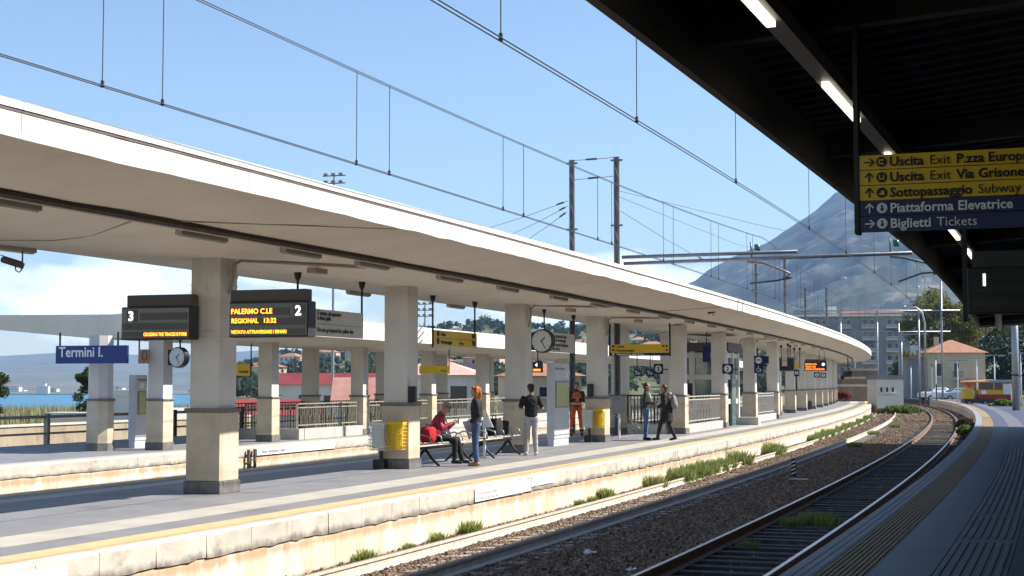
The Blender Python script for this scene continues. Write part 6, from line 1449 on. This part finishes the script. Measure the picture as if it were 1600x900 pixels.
# man in a dark jacket and jeans, looking right
J = std(.03)
for sd, x in (('L', 1), ('R', -1)): J['el' + sd] = (x * .24, .04, 1.14); J['wr' + sd] = (x * .14, -.25, 1.12); J['hand' + sd] = ((-x * .3, -1, .15), (0, 0, 1), (-x, 0, 0), .7)
b = onz(1009, 687.5, .57)
def ex(t, J, hd, HM):
    MB().tube([(.11, -.09, 1.42), (.02, -.145, 1.30), (.0, -.15, 1.18)], .035, 8).build('scarf', mat('pale_scarf', (.55, .55, .54), rough=.9), t, smooth=True); MB().box(-.10, .10, -.42, -.33, .98, 1.12).build('white_pouch', pure_white, t, bevel=.03)
person('person in a dark jacket and worn jeans talking at the stair railing', (b.x, b.y, .571), face(1, -.15), J, mat('jacket_charcoal', (.03, .035, .034), (.05, .055, .052), 6, .8), denim_l, black_shoe, hair_dk, extra=ex, height=1.01)
# woman in a long dark coat, mid stride, backpack
J = std(.10); J['hipL'] = (.085, 0, .92); J['knL'] = (.09, -.20, .52); J['anL'] = (.09, -.30, .09); J['knR'] = (-.09, .05, .50); J['anR'] = (-.10, .22, .10); J['toeR'] = (0, -1, -.15)
for sd, x in (('L', 1), ('R', -1)): J['el' + sd] = (x * .24, -.06, 1.14); J['wr' + sd] = (x * .15, -.27, 1.05); J['hand' + sd] = ((-x * .2, -1, .1), (0, 0, 1), (-x, 0, 0), .6)
b = onz(1043, 688, .57)
def ex(t, J, hd, HM):
    bp = MB(); bp.ell((0, .20, 1.20), .155, .105, .235, 14, 10); bp.ell((0, .27, 1.10), .12, .07, .12, 12, 8); remesh(bp.build('backpack', mat('backpack_grey', (.20, .19, .20), (.28, .27, .28), 4, .7), t, smooth=True), .014)
    for x in (-.12, .12): MB().tube([(x, .13, 1.36), (x, -.02, 1.45), (x, -.15, 1.36), (x, -.16, 1.22), (x, .0, 1.06), (x, .13, 1.04)], .018, 6, flat=.4).build('strap', mid_grey, t, smooth=True)
    MB().tube([(-.075, .06, 1.44), (0, .10, 1.47), (.075, .06, 1.44)], .05, 8).build('hood', mat('hood_fur', (.35, .31, .28), rough=.95), t, smooth=True)
person('person in a long black coat with a grey backpack, stepping to the left', (b.x, b.y, .571), face(-1, .25), J, dark_cloth, dark_cloth, black_shoe, mat('hair_brown', (.09, .045, .025), rough=.5), extra=ex, height=.975, girth=1.22, coat_len=[((0, -.02, .58), .245, .20), ((0, -.01, .80), .235, .185), ((0, 0, .98), .215, .165), ((0, -.02, 1.1), .20, .15)], hairstyle='bun', top_name='coat')
# seated man in a red jacket with phone
def seated(lean=.06):
    J = dict(head=(0, -.10 - lean, 1.25), neck=(0, .02 - lean, 1.11), torso=[((0, .10, .54), .175, .13), ((0, .10, .66), .172, .130), ((0, .09 - lean * .3, .80), .175, .132), ((0, .07 - lean * .6, .94), .190, .135), ((0, .05 - lean * .8, 1.03), .190, .115), ((0, .03 - lean, 1.08), .115, .085), ((0, .03 - lean, 1.10), .06, .06)])
    for sd, x in (('L', .10), ('R', -.10)):
        J['hip' + sd] = (x, .06, .53); J['kn' + sd] = (x * 1.2, -.38, .52); J['an' + sd] = (x * 1.1, -.36 - .12 * (sd == 'L'), .09); J['toe' + sd] = (0, -1, 0); J['sh' + sd] = (x * 1.95, .05 - lean * .8, 1.02)
        J['el' + sd] = (x * 2.6, -.10, .78); J['wr' + sd] = (x * .9, -.30, .90); J['hand' + sd] = ((-x * 4, -.9, .3), (0, 0, 1), (-x * 8, .3, 0), .7)
    return J
J = seated(); sm_ = 27.35; b = P(-3.0, sm_, .571)
def ex(t, J, hd, HM):
    MB().box(-.04, .04, -.43, -.415, .88, 1.02).build('phone', black_metal, t, bevel=.006)
    for sx in (-1, 1): MB().ell(hd + HM @ V3(sx * .034, -.090, .012), .028, .012, .02, 10, 6).build('sunglasses', black_metal, t)
    MB().tube([hd + HM @ V3(-.08, 0, .015), hd + HM @ V3(-.06, -.085, .015), hd + HM @ V3(.06, -.085, .015), hd + HM @ V3(.08, 0, .015)], .005, 5).build('glasses_frame', black_metal, t)
    MB().tube([(-.02, -.10, 1.0), (.0, -.155, .82), (.0, -.14, .66)], .022, 6).build('white_cord', pure_white, t)
person('seated person in a red jacket and sunglasses looking at a phone on the bench', (b.x, b.y, .571), H(sm_) + math.pi / 2 + .15, J, red_j, dark_cloth, black_shoe, hair_gr, extra=ex, headtilt=.2, headyaw=-.35, girth=1.08, height=.98)
# far person sitting low by a column
J = seated(.10); b = onz(1252, 640.5, .57)
person('distant person in a white top sitting hunched by a far column', (b.x, b.y, .45), face(1, -.4), J, mat('top_white', (.7, .68, .64), rough=.8), dark_cloth, black_shoe, hair_dk, headtilt=.5, height=.98)
t = thing('suitcase', 'dark bag standing in front of the distant seated person', 'bag', (b.x + .35, b.y - .55, .571), .3); MB().box(-.22, .22, -.15, .15, .04, .62).build('body', dark_cloth, t, bevel=.05); MB().tube([(-.1, 0, .6), (-.1, 0, .7), (.1, 0, .7), (.1, 0, .6)], .012, 6).build('handle', black_metal, t)
# bags
def bag(label, loc, rz, sz, m, seed, name='bag', strap=True):
    t = thing(name, label, 'bag', loc, rz); rg = random.Random(seed); mb = MB(); mb.ell((0, 0, sz[2] / 2), sz[0] / 2, sz[1] / 2, sz[2] / 2, 14, 10)
    mb.v = [(math.copysign(abs(2*x/sz[0]) ** .38, x) * sz[0]/2 * (1 + .07 * math.sin(z * 23 + seed)), math.copysign(abs(2*y/sz[1]) ** .42, y) * sz[1]/2 * (1 + .08 * math.cos(x * 27 + z * 20)), sz[2]/2 + math.copysign(abs(2*z/sz[2] - 1) ** .4, 2*z/sz[2] - 1) * sz[2]/2 * (1 - .12 * (x / sz[0]) ** 2)) for x, y, z in mb.v]; mb.build('body', m, t, smooth=True)
    if strap: MB().tube([(-sz[0] * .3, 0, sz[2] * .85), (-sz[0] * .2, 0, sz[2] * 1.15), (sz[0] * .2, 0, sz[2] * 1.15), (sz[0] * .3, 0, sz[2] * .85)], .013, 6).build('handle', m, t, smooth=True)
    return t
b = P(-2.95, 26.55, 1.05); bag('red shopping bag on the bench beside the seated person', (b.x, b.y, 1.055), H(26.5) + 1.57, (.40, .26, .34), mat('bag_red', (.50, .03, .04), (.32, .02, .03), 9, .8, bump=.6, bscale=16, spec=.15), 3); MB()
b = P(-3.0, 30.9, 1.05); bag('large black bag on the second bench', (b.x, b.y, 1.06), H(31) + 1.57, (.52, .34, .42), dark_cloth, 5)
b = P(-3.0, 31.45, 1.05); bag('black backpack leaning beside the large black bag', (b.x, b.y, 1.06), H(31) + 1.2, (.36, .28, .36), dark_cloth, 7, name='backpack')
# ------------------------------------------------------------------ haze
hz_box = MB().box(-7600, 8000, -500, 8200, -30, 640).build('haze', [])
hz_box['kind'] = 'stuff'; hz_box['label'] = 'thin pale haze in the air over the bay and the mountain'; hz_box['category'] = 'haze'
hm = bpy.data.materials.new('haze_air'); hm.use_nodes = True; hn = hm.node_tree.nodes; hn.clear()
ho = hn.new('ShaderNodeOutputMaterial'); hv = hn.new('ShaderNodeVolumePrincipled')
hv.inputs['Color'].default_value = (.33, .57, 1.0, 1); hv.inputs['Density'].default_value = .000105; hv.inputs['Anisotropy'].default_value = 0.0
hm.node_tree.links.new(hv.outputs[0], ho.inputs['Volume'])
hz_box.data.materials.clear(); hz_box.data.materials.append(hm)
